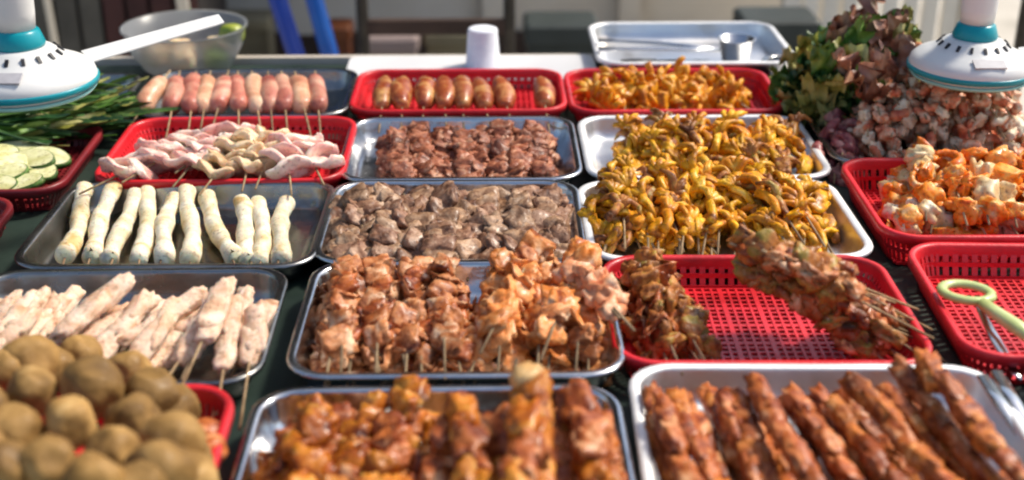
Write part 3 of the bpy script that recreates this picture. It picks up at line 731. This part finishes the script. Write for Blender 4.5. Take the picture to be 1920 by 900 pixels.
# ------------------------------------------------------------------ orange glazed skewers (front centre)
lib = [lump(k + 100, .019, .019, .011, f_glaze, .45, 1.6, 3, .2) for k in range(5)] + [chip(k + 106, .018, .018, f_char, .010) for k in range(2)]
heap('glazed_skewer', 'orange glazed meat skewer', 'in left heap of front tray', 'skewer', lib, -.222, -.05, 1.000, TZ + .020, 6, 4, .013, 9, .20, -3, 8, sl=.27, jx=.008, ydrop=-.002, rot='shingle', shrink=.3)
lk = [lump(k + 320, .019, .028, .012, [f_char, f_glaze, f_char][k % 3], .32, 1.7, 3, .18) for k in range(8)]
sp = [(872, 742, 885, 905, 2), (1000, 722, 975, 905, 3), (1078, 745, 1125, 900, 2), (930, 790, 935, 930, 1), (1040, 780, 1060, 930, 1), (1110, 800, 1145, 940, 0), (830, 810, 825, 930, 1), (990, 840, 1000, 960, 2)]
for i, (ax, ay, bx, by, l) in enumerate(sp):
    z = TZ + .03 + .022 * l
    a = PZ(ax, ay, z + .015); b = PZ(bx, by, z); d = (a - b).normalized()
    c = a - d * .11
    srt = sorted(range(len(sp)), key=lambda q: sp[q][0]).index(i)
    skewer('charred_kebab', 'thick reddish kebab, %s of those in the front centre tray' % nth(srt, len(sp)), 'kebab', 'thick kebabs in the front centre tray', c, -math.atan2(d.x, d.y), math.asin(d.z), chunks(lk, 10, .22, 'meat_slice', .005, 'strip', .85, 1.1), .26, soff=-.03)
tag(link('onion_piece', lump(120, .019, .016, .014, f_cream, .25, 1.4, 3, .1), None, PZ(992, 708, TZ + .12), (0, 0, .4)), 'pale onion piece on the tip of a kebab in the front tray', 'onion')

# ------------------------------------------------------------------ amber chicken and yellow chicken feet
lib = [lump(k + 130, .015, .026, .010, f_amber, .38, 1.5, 3, .16) for k in range(5)] + [foot(k + 3, 1.05, f_amber) for k in range(3)]
heap('amber_chicken_skewer', 'amber orange chicken skewer', 'in back red basket', 'skewer', lib, .185, .445, 2.165, TZ + .022, 9, 2, .010, 6, .13, 0, 22, sl=.2, jx=.010, ydrop=.004)
lib = [foot(k, 1.05, f_feet) for k in range(6)] + [foot(k + 8, 1.05, f_amber) for k in range(4)] + [foot(k + 14, 1.0, f_olive) for k in range(2)] + [chip(k + 140, .015, .024, f_feet, .008) for k in range(6)] + [chip(k + 250, .015, .022, f_amber, .008) for k in range(4)] + [chip(k + 144, .014, .022, f_olive, .007) for k in range(2)]
def feet(desc, where, x0, x1, yc, per, layers, L, n, z0=TZ + .026, dz=.021):
    heap('chicken_foot_skewer', desc, where, 'skewer', lib, x0, x1, yc, z0, per, layers, dz, n, L, 0, 16, 'chicken_foot', .26, .014, False, s0=.85, s1=1.12, ydrop=.004)
lib_y = lib
feet('yellow chicken foot skewer', 'in rear bright tray', .205, .49, 1.862, 10, 3, .16, 7, z0=TZ + .02, dz=.011)
feet('golden chicken foot skewer', 'in front bright tray', .145, .475, 1.640, 11, 3, .15, 7, z0=TZ + .02, dz=.013)

# ------------------------------------------------------------------ herbed skewers in the half empty basket
lib = [chip(k + 150, .018, .018, f_olive, .0085) for k in range(5)] + [slab(k + 155, .018, .016, .008, f_char, .01) for k in range(3)]
heap('herbed_skewer', 'herbed red brown skewer', 'at left of half empty basket', 'skewer', lib, .165, .24, 1.345, TZ + .018, 4, 3, .014, 11, .17, 8, 7, sl=.27, jx=.007)
lib = [chip(k + 160, .019, .019, f_olive, .009) for k in range(5)] + [chip(k + 165, .018, .018, f_char, .009) for k in range(3)] + [chip(k + 168, .018, .018, f_pork, .009) for k in range(2)]
sp = [(1385, 462, 1545, 520, .085), (1400, 478, 1570, 548, .080), (1425, 462, 1590, 528, .100), (1395, 498, 1560, 565, .070), (1450, 480, 1605, 560, .100), (1460, 465, 1600, 540, .085), (1420, 515, 1580, 580, .060),
      (1560, 575, 1650, 640, .020), (1580, 565, 1675, 632, .030), (1545, 590, 1630, 655, .012), (1600, 560, 1680, 615, .022)]
for i, (ax, ay, bx, by, h) in enumerate(sp):
    a = PZ(ax, ay, TZ + .03 + h); b = PZ(bx, by, TZ + .012 + h * .72); d = a - b; c = (a + b) / 2
    srt = sorted(range(len(sp)), key=lambda q: sp[q][0]).index(i)
    skewer('herbed_skewer', 'brown herbed skewer leaning above the red lattice, %s of its bundle' % nth(srt, len(sp)), 'skewer', 'raised bundle over the red basket', c, -math.atan2(d.x, d.y), math.asin(d.normalized().z),
           chunks(lib, 11, d.length, 'meat_chunk', .009), .22, soff=-.02)

# ------------------------------------------------------------------ long kebabs (front right)
f_pork2 = food('char_orange', [(0.15, (0.08, 0.016, 0.005)), (0.4, (0.32, 0.08, 0.016)), (0.62, (0.54, 0.18, 0.04)), (0.84, (0.74, 0.42, 0.19))], 40, 0.38, 0.9, 110, 0.3, 0.2)
lk = [lump(k + 340, .0125, .030, .0090, [f_char, f_pork2, f_char][k % 3], .26, 1.9, 3, .2) for k in range(10)]
tx = [(1215, 735, 1265, 905, 0), (1262, 740, 1335, 905, 1), (1330, 735, 1400, 905, 0), (1300, 780, 1360, 930, 0), (1415, 715, 1510, 880, 2), (1385, 745, 1445, 905, 1), (1480, 735, 1600, 905, 1), (1530, 740, 1640, 905, 0), (1600, 712, 1760, 890, 2), (1560, 760, 1700, 930, 1), (1680, 690, 1835, 870, 2), (1735, 675, 1900, 880, 3), (1640, 750, 1790, 910, 0), (1455, 790, 1540, 930, 2), (1440, 760, 1480, 920, 0), (1665, 745, 1830, 905, 1), (1700, 720, 1850, 890, 0), (1590, 745, 1720, 915, 0), (1360, 740, 1420, 905, 1), (1240, 760, 1300, 920, 1)]
tx += [(1232 + 50 * q, 752, 1290 + 64 * q, 925, 0) for q in range(10)]
for i, (ax, ay, bx, by, l) in enumerate(tx):
    z = TZ + .026 + .017 * l
    a = PZ(ax, ay, z + .018); b = PZ(bx, by, z); d = (a - b).normalized()
    c = a - d * .135
    srt = sorted(range(len(tx)), key=lambda q: tx[q][0]).index(i)
    skewer('long_kebab', 'long charred kebab, %s of those in the front right tray' % nth(srt, len(tx)), 'kebab', 'long kebabs in the front right tray', c, -math.atan2(d.x, d.y), math.asin(d.z), chunks(lk, 8, .27, 'meat_slice', .0025, 'strip', .85, 1.1), .30, soff=-.03)

# ------------------------------------------------------------------ octopus heap and shrimp (right)
f_ivory = food('octopus_ivory', [(0.15, (0.60, 0.24, 0.12)), (0.4, (0.80, 0.60, 0.40)), (0.7, (0.84, 0.74, 0.56))], 34, 0.36, 0.5, 90, 0.3, 0.1)
lo = [arm(k, .95, f_octo) for k in range(5)] + [chip(k + 178, .014, .013, f_ivory, .008) for k in range(5)] + [chip(k + 183, .014, .014, f_octo, .009) for k in range(4)]
lm = [arm(k + 9, 1.2, f_maroon) for k in range(2)] + [lump(k + 190, .015, .017, .014, f_maroon, .32, 1.5, 3, .12) for k in range(2)]
heap('octopus_skewer', 'pink octopus skewer', 'in right hand heap', 'skewer', lo, .575, .87, 1.945, TZ + .026, 10, 5, .024, 11, .23, -8, 12, 'octopus_piece', .22, .012, True, ydrop=.014, shrink=.35)
heap('maroon_octopus_skewer', 'maroon octopus skewer', 'at left of pink heap', 'skewer', lm, .535, .59, 1.90, TZ + .022, 2, 2, .016, 8, .15, -8, 10, 'octopus_piece', .2, .010, True)
ls = [shrimp(k, .85, f_shrimp) for k in range(3)] + [chip(k + 205, .021, .019, f_shrimp, .012) for k in range(6)]
lc = [chip(k + 215, .02, .018, f_cream, .011) for k in range(2)] + [lump(k + 200, .02, .019, .016, f_cream, .3, 1.4, 3, .1) for k in range(1)]
heap('shrimp_skewer', 'orange shrimp skewer', 'in right hand red basket', 'skewer', ls + lc + lo[5:8], .555, .86, 1.655, TZ + .03, 8, 3, .017, 8, .18, -10, 12, 'seafood_piece', .22, .010, True, s0=.85, s1=1.2)

# ------------------------------------------------------------------ lettuce, greens
def leaf_mesh(seed, L, W, m, ruff=.25, curl=.6, nx=6, ny=9):
    v = []; f = []
    for j in range(ny + 1):
        u = j / ny
        hw = W * (math.sin(math.pi * min(1, .08 + .85 * u)) ** .7)
        for i in range(nx + 1):
            s = i / nx * 2 - 1
            z = L * curl * u * u * .5 + abs(s) ** 1.5 * hw * .45 + ruff * hw * abs(s) * math.sin(u * 17 + s * 5 + seed) + .006 * noise.noise(Vector((s * 2, u * 4, seed)))
            v.append((s * hw * (1 + .15 * noise.noise(Vector((u * 5, s * 3, seed + 3)))), u * L, z))
    for j in range(ny):
        for i in range(nx):
            a = j * (nx + 1) + i
            f.append((a, a + 1, a + nx + 2, a + nx + 1))
    return mesh_from('leaf', v, f, m)
libs = {'green': [leaf_mesh(k, .07, .024, l_green, .55, .5, 8, 14) for k in range(4)], 'dark': [leaf_mesh(k + 4, .07, .024, l_dark, .55, .5, 8, 14) for k in range(3)], 'red': [leaf_mesh(k + 8, .07, .024, l_red, .6, .5, 8, 14) for k in range(4)], 'yellow': [leaf_mesh(k + 12, .065, .022, l_yel, .6, .5, 8, 14) for k in range(3)]}
heads = [(1520, 165, .06, 'dark', 'dark green'), (1520, 125, .09, 'yellow', 'yellowish green'), (1600, 190, .07, 'dark', 'dark green'), (1590, 130, .12, 'green', 'bright green'), (1620, 85, .15, 'red', 'reddish brown'), (1630, 140, .12, 'red', 'reddish brown'),
         (1680, 110, .12, 'yellow', 'yellowish green'), (1690, 160, .08, 'dark', 'dark green'), (1730, 160, .05, 'green', 'bright green'), (1570, 95, .12, 'green', 'bright green'), (1560, 205, .04, 'yellow', 'yellowish green'), (1650, 200, .04, 'green', 'bright green'), (1490, 190, .03, 'green', 'bright green'), (1740, 130, .06, 'yellow', 'yellowish green'), (1640, 60, .16, 'red', 'reddish brown')]
for i, (px, py, h, k, dsc) in enumerate(heads):
    same = sorted([q for q in range(len(heads)) if heads[q][3] == k], key=lambda q: heads[q][0])
    c = PZ(px, py, TZ + h)
    c.z = TZ + h - .025
    t = thing('lettuce_bunch', '%s lettuce bunch in the salad heap, %s of that colour' % (dsc, nth(same.index(i), len(same))), 'lettuce', c, (0, 0, U(0, 6)), 'lettuce heap at the back right')
    for q in range(24):
        lb = libs[k] if rng.random() < .62 else libs[rng.choice(['green', 'green', 'yellow', 'yellow'])]
        link('leaf', rng.choice(lb), t, (U(-.035, .035), U(-.03, .03), U(-.02, .02)), (U(-.2, 1.3), U(-.5, .5), q * 2.4 + U(-.3, .3)), (U(.65, 1.25),) * 3)
# long green leaves under the left fan
gl = []
for k in range(6):
    g = G(); pts = []; rad = []
    for i in range(10):
        u = i / 9
        pts.append((.03 * math.sin(u * 2 + k) * u, u * .26 - .13, .012 * math.sin(u * 3.1 + k)))
        rad.append(.0055 * math.sin(math.pi * (.1 + .85 * u)) + .001)
    g.tube(pts, rad, 6, .35)
    gl.append(g.mesh('long_leaf', [l_green, l_dark, l_green, l_dark, l_yel, l_green][k]) if k < 2 else leaf_mesh(k + 30, .17, .007, [l_green, l_dark, l_yel, l_green][k - 2], .35, .15, 4, 10))
bun = [(20, 235, .045, 80), (75, 215, .05, 70), (115, 205, .05, 75), (70, 245, .035, 60), (115, 232, .035, 82), (0, 255, .03, 55), (95, 190, .05, 95), (30, 200, .05, 78)]
for i, (px, py, h, an) in enumerate(bun):
    c = PZ(px, py, TZ + h)
    srt = sorted(range(len(bun)), key=lambda q: bun[q][0]).index(i)
    t = thing('green_leaf_bunch', 'bunch of long green leaves below the left fan, %s of the pile' % nth(srt, len(bun)), 'greens', c, (0, 0, R(-an)), 'long green leaves below the fan')
    for q in range(22):
        link('long_leaf', rng.choice(gl), t, (U(-.03, .03), U(-.10, .02), U(-.02, .015)), (U(-.15, .15), U(-1, 1), U(-.5, .5)), (U(.8, 1.3), U(.8, 1.1), 1))
# zucchini slices
v = []
def slice_meshes(k):
    a, b, th = .036, .022, .0045
    g = G(); n = 24
    for z in (-th, th):
        for q in range(n):
            th_ = 2 * math.pi * q / n
            rr = 1 + .06 * noise.noise(Vector((math.cos(th_), math.sin(th_), k * 2.2)))
            g.v.append(Vector((a * rr * math.cos(th_), b * rr * math.sin(th_), z)))
    g.f.append(tuple(range(n))); g.f.append(tuple(range(n, 2 * n)))
    fl = g.mesh('flesh', f_zuc, False)
    s = G()
    for z, e in ((-th * .9, 1.005), (-th * .9, 1.05), (th * .9, 1.05), (th * .9, 1.005)):
        for q in range(n):
            p = g.v[q]; s.v.append(Vector((p.x * e, p.y * e, z)))
    for r_ in range(4):
        for q in range(n):
            q2 = (q + 1) % n
            s.f.append((r_ * n + q, r_ * n + q2, ((r_ + 1) % 4) * n + q2, ((r_ + 1) % 4) * n + q))
    return fl, s.mesh('skin', f_zskin)
zl = [slice_meshes(k) for k in range(3)]
zs = [(32, 282, 0), (92, 296, -25), (28, 306, 5), (68, 318, -30), (38, 345, -10), (5, 330, 20), (-10, 290, 15), (-15, 350, 0), (60, 300, -15)]
for i, (px, py, an) in enumerate(zs):
    c = PZ(px, py, TZ + .03 + .004 * (i % 3))
    srt = sorted(range(len(zs)), key=lambda q: zs[q][0]).index(i)
    t = thing('zucchini_slice', 'pale green zucchini slice, %s of the slices at the left edge' % nth(srt, len(zs)), 'vegetable', c, (U(.1, .35), U(-.2, .2), R(an)), 'zucchini slices')
    link('flesh', zl[i % 3][0], t); link('skin', zl[i % 3][1], t)

# ------------------------------------------------------------------ hanging fans
def fan(px, py, y, s, label, blades, rodtop):
    c = PY(px, py, y)
    t = thing('hanging_fan', label, 'fan', c, (0, 0, 0), 'small fans hanging over the food')
    t.scale = (s, s, s)
    prof = [(0.0, -.034), (.05, -.034), (.080, -.030), (.0905, -.022), (.093, -.012), (.0905, -.004), (.082, .004), (.066, .011), (.052, .019), (.042, .027), (.034, .030), (.0, .030)]
    hs_ = link('housing', G().lathe(prof, 40).mesh('housing', white_pl), t)
    link('rim_band', G().lathe([(.0915, -.0215), (.0945, -.0205), (.0950, -.014), (.0938, -.0125), (.0915, -.0125)], 40).mesh('rim_band', teal_pl), t)
    link('under_band', G().lathe([(.0795, -.0335), (.086, -.0315), (.0905, -.0265), (.0885, -.0255), (.0795, -.029)], 40).mesh('under_band', mint_pl), t)
    link('collar', G().lathe([(.0, .0302), (.033, .0302), (.034, .034), (.0285, .050), (.025, .053), (.0, .053)], 32).mesh('collar', teal_pl), t)
    link('motor_neck', G().lathe([(.0, .0532), (.0245, .0532), (.0265, .075), (.0275, .10), (.026, .16), (.0, .162)], 28).mesh('motor_neck', white_pl), t)
    L = (rodtop - c.z) / s
    link('hanging_rod', G().tube([(0, 0, .16), (0, 0, L)], .006, 12).mesh('hanging_rod', white_pl), t)
    n = 16
    for k in range(n):
        a = 2 * math.pi * k / n
        g = G().box(-.0022, .0022, -.0015, .0015, -.0055, .0045)
        o = link('vent_slot', g.mesh('vent_slot', black_pl, False) if k == 0 else BL['slot'], hs_, (math.cos(a) * .0505, math.sin(a) * .0505, .0215), (-.75, 0, a - math.pi / 2 + math.pi))
        if k == 0: BL['slot'] = o.data
    o = link('label_plate', G().box(-.024, .024, -.0014, .0014, -.0095, .0095).mesh('label_plate', mat('label_grey', [(0.3, (.34, .33, .35)), (.7, (.46, .45, .47))], 60, .4), False), hs_, (0, -.0745, .0085), (-1.15, 0, 0))
    for a in blades:
        a = R(a)
        v = []; f = []
        m = 12
        for sgn in (-1, 1):
            for i in range(m + 1):
                u = i / m
                hw = .016 - .006 * u if u < .97 else .008
                for e in (-1, 1):
                    v.append((.085 + .20 * u, e * hw, sgn * .0009 + .004 * e + .02 * u))
        k_ = 2 * (m + 1)
        for i in range(m):
            f += [(2 * i, 2 * i + 1, 2 * i + 3, 2 * i + 2), (k_ + 2 * i, k_ + 2 * i + 2, k_ + 2 * i + 3, k_ + 2 * i + 1), (2 * i, 2 * i + 2, k_ + 2 * i + 2, k_ + 2 * i), (2 * i + 1, k_ + 2 * i + 1, k_ + 2 * i + 3, 2 * i + 3)]
        f += [(0, k_, k_ + 1, 1), (2 * m, 2 * m + 1, k_ + 2 * m + 1, k_ + 2 * m)]
        link('blade', mesh_from('blade', v, f, white_pl, False), t, (0, 0, 0), (0, 0, a))
    return c
ROD = 2.55
c1 = fan(42, 128, 1.62, 1.0, 'white hanging fan with teal bands and a long blade at the upper left', (37, 217), ROD)
c2 = fan(1822, 105, 1.90, 1.0, 'white hanging fan with teal bands at the upper right corner', (8, 66), ROD)
iron = mat('dark_iron', [(.3, (.03, .028, .025)), (.7, (.07, .06, .05))], 20, .6, .4)
t = thing('canopy_frame', 'dark iron canopy frame carrying the two hanging fans above the stall', 'frame', (0, 0, 0))
for x in (-1.35, 1.25):
    for y in (1.0, 2.9):
        if (x, y) == (1.25, 1.0): continue
        link('post', G().tube([(x, y, 0), (x, y, ROD + .06)], .016, 10).mesh('post', iron), t)
for c in (c1, c2):
    link('cross_bar', G().tube([(-1.35, c.y, ROD + .012), (1.25, c.y, ROD + .012)], .012, 10).mesh('cross_bar', iron), t)
for x in (-1.35, 1.25):
    link('side_bar', G().tube([(x, 1.0, ROD + .036), (x, 2.9, ROD + .036)], .012, 10).mesh('side_bar', iron), t)

# ------------------------------------------------------------------ things at the back of the table
o = thing('white_board', 'white plastic cutting board at the back edge behind the red basket', 'board', (0, 0, TZ))
a = PZ(650, 126, TZ + .02); b = PZ(1118, 126, TZ + .02)
g = G(); loops_mesh(g, [rloop(b.x - a.x, .155, .02, 0), rloop(b.x - a.x + .004, .159, .022, .004), rloop(b.x - a.x + .004, .159, .022, .014), rloop(b.x - a.x, .155, .02, .018)])
o.location = ((a.x + b.x) / 2 , 2.388, TZ)
link('slab', g.mesh('slab', enamel, False), o)
t = thing('white_cup', 'white foam cup upside down on the cutting board behind the glazed sausages', 'cup', (0, 0, 0))
c = PZ(905, 112, TZ + .06)
t.location = (c.x, 2.395, TZ + .0185 + .051 * .72); t.rotation_euler = (0, 0, R(12)); t.scale = (1, 1, .72)
cupm = mat('white_foam', [(.3, (.74, .75, .80)), (.7, (.80, .81, .84))], 60, .7, 0, .2, 300)
link('cup_wall', G().lathe([(.0, .052), (.024, .052), (.0275, .050), (.0285, .046), (.033, -.045), (.0345, -.047), (.0345, -.051), (.031, -.051), (.0265, .045), (.0, .046)], 30).mesh('cup_wall', cupm), t)
# utensils in the enamel tray
def flat_bar(pts, w_, th):
    g = G()
    for p in pts: pass
    return g.tube(pts, w_, 8, th)
t = thing('steel_tongs', 'steel tongs lying across the bright steel tray at the back', 'tongs', (0, 0, 0))
for dy, nm_ in ((0, 'arm'), (16, 'arm')):
    a = PZ(1122, 76 + dy, TZ + .056); b = PZ(1235, 80 + dy * .7, TZ + .058); c = PZ(1350, 92 + dy * .1, TZ + .054)
    link(nm_, G().tube([a, a.lerp(b, .3), b, b.lerp(c, .5), c], [.010, .007, .008, .0085, .006], 8, .4).mesh('arm', steel), t)
t = thing('steel_bowl', 'small steel cup standing in the bright steel tray at the back', 'cup', PZ(1378, 116, TZ + .0155))
link('bowl_wall', G().lathe([(.0, .001), (.022, .001), (.026, .004), (.034, .045), (.037, .0465), (.037, .048), (.033, .047), (.024, .006), (.0, .005)], 28).mesh('bowl_wall', steel), t)
t = thing('steel_knife', 'short steel knife lying in front of the tongs in the back steel tray', 'knife', (0, 0, 0))
a = PZ(1165, 118, TZ + .026); b = PZ(1230, 116, TZ + .026); c = PZ(1330, 112, TZ + .026)
link('handle', G().tube([a, a.lerp(b, .5), b], [.010, .011, .009], 8, .7).mesh('handle', black_pl), t)
link('blade', G().tube([b, b.lerp(c, .5), c], [.013, .015, .003], 8, .08).mesh('blade', steel), t)
# clear plastic bowl cover behind the sausages
glass = mat('clear_plastic', [(.3, (.62, .66, .68)), (.7, (.76, .78, .8))], 8, .28, 0, .1, 20, trans=.85, ior=1.25)
t = thing('clear_plastic_bowl', 'clear plastic bowl of limes lying at the back left beside the fan blade', 'bowl', (0, 0, 0))
c = PZ(350, 118, TZ + .02)
t.location = (c.x, 2.43, TZ + .001); t.scale = (.86, .86, 1.0); c.y = 2.38
prof = [(.0, .004), (.085, .004), (.10, .012), (.125, .05), (.135, .085), (.140, .088), (.140, .091), (.133, .090), (.122, .05), (.098, .015), (.084, .0065), (.0, .0065)]
link('bowl_wall', G().lathe(prof, 48).mesh('bowl_wall', glass), t)
limes = [lump(k + 220, .022, .026, .021, mat('lime_skin', [(.3, (.20, .28, .02)), (.7, (.42, .46, .06))], 40, .4, 0, .2, 200, .2, jitter=.2), .05, 1.5, 3, .02) for k in range(2)]
brn = [lump(k + 230, .028, .03, .024, f_tripe, .1, 1.5, 3, .05) for k in range(2)]
for i, (dx, dy, z_, k) in enumerate([(.06, -.02, .03, 0), (-.02, .03, .034, 1), (.0, -.045, .034, 1), (.05, .045, .034, 1), (-.06, -.01, .034, 1), (.09, .0, .075, 0)]):
    lb = 'green lime in the clear bowl, the %s one' % ('higher' if z_ > .05 else 'lower') if k == 0 else 'brown peeled root in the clear bowl, %s' % ['', 'rear left', 'front middle', 'rear right', 'leftmost'][i]
    tag(link('lime' if k == 0 else 'brown_root', (limes if k == 0 else brn)[i % 2], None, (c.x + dx, c.y + .05 + dy, TZ + z_), (0, 0, U(0, 3))), lb, 'fruit' if k == 0 else 'root', 'contents of the clear bowl')
# scissors with green handles (right)
hm = mat('green_handle', [(.3, (.34, .44, .10)), (.6, (.52, .60, .24)), (.8, (.66, .68, .42))], 18, .4, 0, .2, 80, coat=.2)
t = thing('scissors', 'pale green handled scissors lying in the red basket at the right', 'scissors', (0, 0, 0))
def loop_handle(cpx, cpy, z, a_, b_, rot, r=.0065):
    c = PZ(cpx, cpy, z); pts = []
    for i in range(25):
        th = 2 * math.pi * i / 24
        x, y = a_ * math.cos(th), b_ * math.sin(th)
        pts.append(c + Vector((x * math.cos(rot) - y * math.sin(rot), x * math.sin(rot) + y * math.cos(rot), 0)))
    return G().tube(pts, r, 10, .8, False)
zsc = TZ + .055
link('finger_loop', loop_handle(1812, 548, zsc, .028, .022, -.4).mesh('finger_loop', hm), t)
p = [PZ(1842, 568, zsc), PZ(1872, 590, zsc), PZ(1905, 612, zsc - .002), PZ(1940, 640, zsc - .004)]
link('handle_shank', G().tube(p, [.008, .0095, .0105, .008], 10, .8).mesh('handle_shank', hm), t)
p = [PZ(1835, 575, zsc - .008), PZ(1868, 640, zsc - .02), PZ(1905, 700, zsc - .028), PZ(1915, 712, zsc - .028)]
link('blade', G().tube(p, [.004, .0075, .0055, .001], 8, .25).mesh('blade', steel), t)
# tongs in the bottom right tray
t = thing('serving_tongs', 'long steel tongs in the dark tray at the bottom right corner', 'tongs', (0, 0, 0))
for dx in (0, 26):
    p = [PZ(1842 + dx, 705 - dx * .3, TZ + .045), PZ(1882 + dx * .8, 765 - dx * .3, TZ + .04), PZ(1930 + dx * .5, 835 - dx * .2, TZ + .03), PZ(1960, 880, TZ + .028)]
    link('arm', G().tube(p, [.007, .0085, .007, .006], 8, .35).mesh('arm', steel), t)

# ------------------------------------------------------------------ background things
rack_m = iron
t = thing('metal_rack', 'dark metal rack with two thin posts and a brown rail behind the table', 'rack', (0, 3.35, 0))
for px in (681, 955):
    x = PY(px, 60, 3.35).x
    link('post', G().tube([(x, 0, 0), (x, 0, 1.9)], .0165, 10).mesh('post', rack_m), t)
xa, xb = PY(681, 60, 3.35).x, PY(955, 60, 3.35).x
zr = PY(800, 50, 3.35).z
brown = mat('brown_wood', [(.3, (.035, .018, .012)), (.7, (.09, .05, .035))], 7, .7, 0, .2, 60)
link('rail', G().box(xa, xb, -.012, .012, zr - .02, zr + .02).mesh('rail', brown, False), t)
link('shelf', G().box(xa + .02, xb - .02, .0, .28, .20, .22).mesh('shelf', brown, False), t)
def carton(name, px0, px1, ytop, y, depth, m, label, base=0.0, cat='box', lid=None):
    a = PY(px0, ytop, y); b = PY(px1, ytop, y)
    t = thing(name, label, cat, ((a.x + b.x) / 2, y, base))
    wd = (b.x - a.x) / 2
    h = a.z - base
    link('box_body', G().box(-wd, wd, 0, depth, 0, h * .9).mesh('box_body', m, False), t)
    g = G(); loops_mesh(g, [rloop(2 * wd + .02, depth + .02, .015, h * .9 + .001), rloop(2 * wd + .02, depth + .02, .015, h), rloop(2 * wd, depth, .012, h + .008)])
    o = link('lid', g.mesh('lid', lid or m, False), t, (0, depth / 2, 0))
    return t
pinkgrey = mat('pink_grey_box', [(.3, (.20, .15, .14)), (.7, (.30, .23, .21))], 6, .8)
olive = mat('olive_box', [(.3, (.14, .12, .07)), (.7, (.24, .21, .13))], 6, .8)
slate = mat('slate_plastic', [(.3, (.018, .026, .024)), (.7, (.035, .045, .042))], 6, .6)
blue = mat('blue_plastic', [(.3, (.005, .09, .42)), (.7, (.01, .15, .55))], 5, .35, 0, .05, 60, coat=.2)
navy = mat('navy_plastic', [(.3, (.008, .04, .33)), (.7, (.015, .07, .42))], 5, .35, 0, .05, 60, coat=.2)
orange = mat('orange_plastic', [(.3, (.12, .03, .006)), (.7, (.20, .055, .012))], 6, .6)
carton('storage_box', 688, 778, 76, 4.1, .14, pinkgrey, 'pinkish grey storage box on the ground behind the rack')
carton('storage_box', 800, 905, 66, 4.2, .14, olive, 'olive brown storage box on the ground behind the white cup')
carton('cooler_box', 990, 1118, 52, 3.7, .16, slate, 'dark slate cooler box behind the table left of the tongs')
carton('cooler_box', 1400, 1535, 44, 3.55, .16, slate, 'dark slate cooler box behind the lettuce heap')
carton('storage_box', 612, 652, 55, 4.3, .12, orange, 'orange brown box behind the blue pipes')
carton('storage_box', 400, 500, 40, 4.5, .14, olive, 'olive box behind the clear plastic bowl')
for i, (x0_, x1_, m_, lb) in enumerate(((503, 572, navy, 'dark blue plastic pipe leaning behind the table, the left one'), (572, 635, blue, 'bright blue plastic pipe leaning behind the table, the right one'))):
    a = PY(x0_ + 18, 0, 3.3); b = PY(x1_ - 14, 112, 3.3)
    d = (a - b)
    p0 = b - d * (b.z / d.z); p1 = b + d * 4.5
    t = thing('blue_pipe', lb, 'pipe', p0, (0, 0, 0), 'blue pipes behind the table')
    link('pipe_wall', G().tube([Vector((0, 0, 0)), (p1 - p0) * .5, p1 - p0], .024, 16).mesh('pipe_wall', m_), t)
    link('end_ring', G().tube([(p1 - p0) * .16, (p1 - p0) * .18], .028, 16).mesh('end_ring', m_), t)
# plank cabinet at the left
t = thing('plank_cabinet', 'dark maroon plank cabinet standing behind the left fan', 'cabinet', (0, 3.9, 0))
mar = mat('maroon_wood', [(.3, (.035, .010, .009)), (.7, (.08, .026, .022))], 6, .7, 0, .2, 60)
grey = mat('grey_wood', [(.3, (.05, .045, .035)), (.7, (.11, .10, .08))], 6, .7, 0, .2, 60)
dk = mat('dark_gap', [(.3, (.012, .010, .010)), (.7, (.02, .016, .015))], 6, .8)
x0_, x1_ = PY(-120, 40, 3.9).x, PY(372, 40, 3.9).x
link('carcass', G().box(x0_, x1_, .022, .45, 0, 1.9).mesh('carcass', dk, False), t)
n = 11
for i in range(n):
    a = x0_ + (x1_ - x0_) * i / n; b = x0_ + (x1_ - x0_) * (i + 1) / n
    link('plank', G().box(a + .006, b - .006, 0, .021 - .006 * (i % 2), 0.02, 1.9).mesh('plank', grey if i in (4, 5, 6) else mar, False), t)
for px, wd, lb in ((108, .010, 'thin white pole standing behind the left fan'), (360, .018, 'cream pole standing behind the tip of the fan blade')):
    p = PY(px, 40, 3.6)
    t = thing('white_pole', lb, 'pole', (p.x, 3.6, 0), (0, R(-2), 0))
    link('shaft', G().tube([(0, 0, .012), (0, 0, 1.9)], wd, 12).mesh('shaft', mat('cream_paint', [(.3, (.64, .59, .49)), (.7, (.76, .71, .61))], 6, .6)), t)
    link('foot', G().lathe([(0, 0), (.05, 0), (.05, .008), (.02, .012), (0, .012)], 20).mesh('foot', iron), t)
# cream slatted gate at the right
t = thing('slatted_gate', 'cream slatted wooden gate standing behind the lettuce heap', 'gate', (0, 4.3, 0))
cream = MATS['cream_paint']
xa, xb = PY(1500, 30, 4.3).x, PY(1800, 30, 4.3).x
n = 8
for i in range(n):
    a = xa + (xb - xa) * i / n; b = xa + (xb - xa) * (i + 1) / n
    link('slat', G().box(a + .008, b - .010, -.0, .022, .05, 1.2).mesh('slat', cream, False), t)
for z in (.12, 1.05):
    link('rail', G().box(xa, xb, .0225, .05, z, z + .07).mesh('rail', cream, False), t)
for x in (xa - .03, xb + .03):
    link('post', G().box(x - .03, x + .03, -.01, .05, 0, 1.3).mesh('post', cream, False), t)
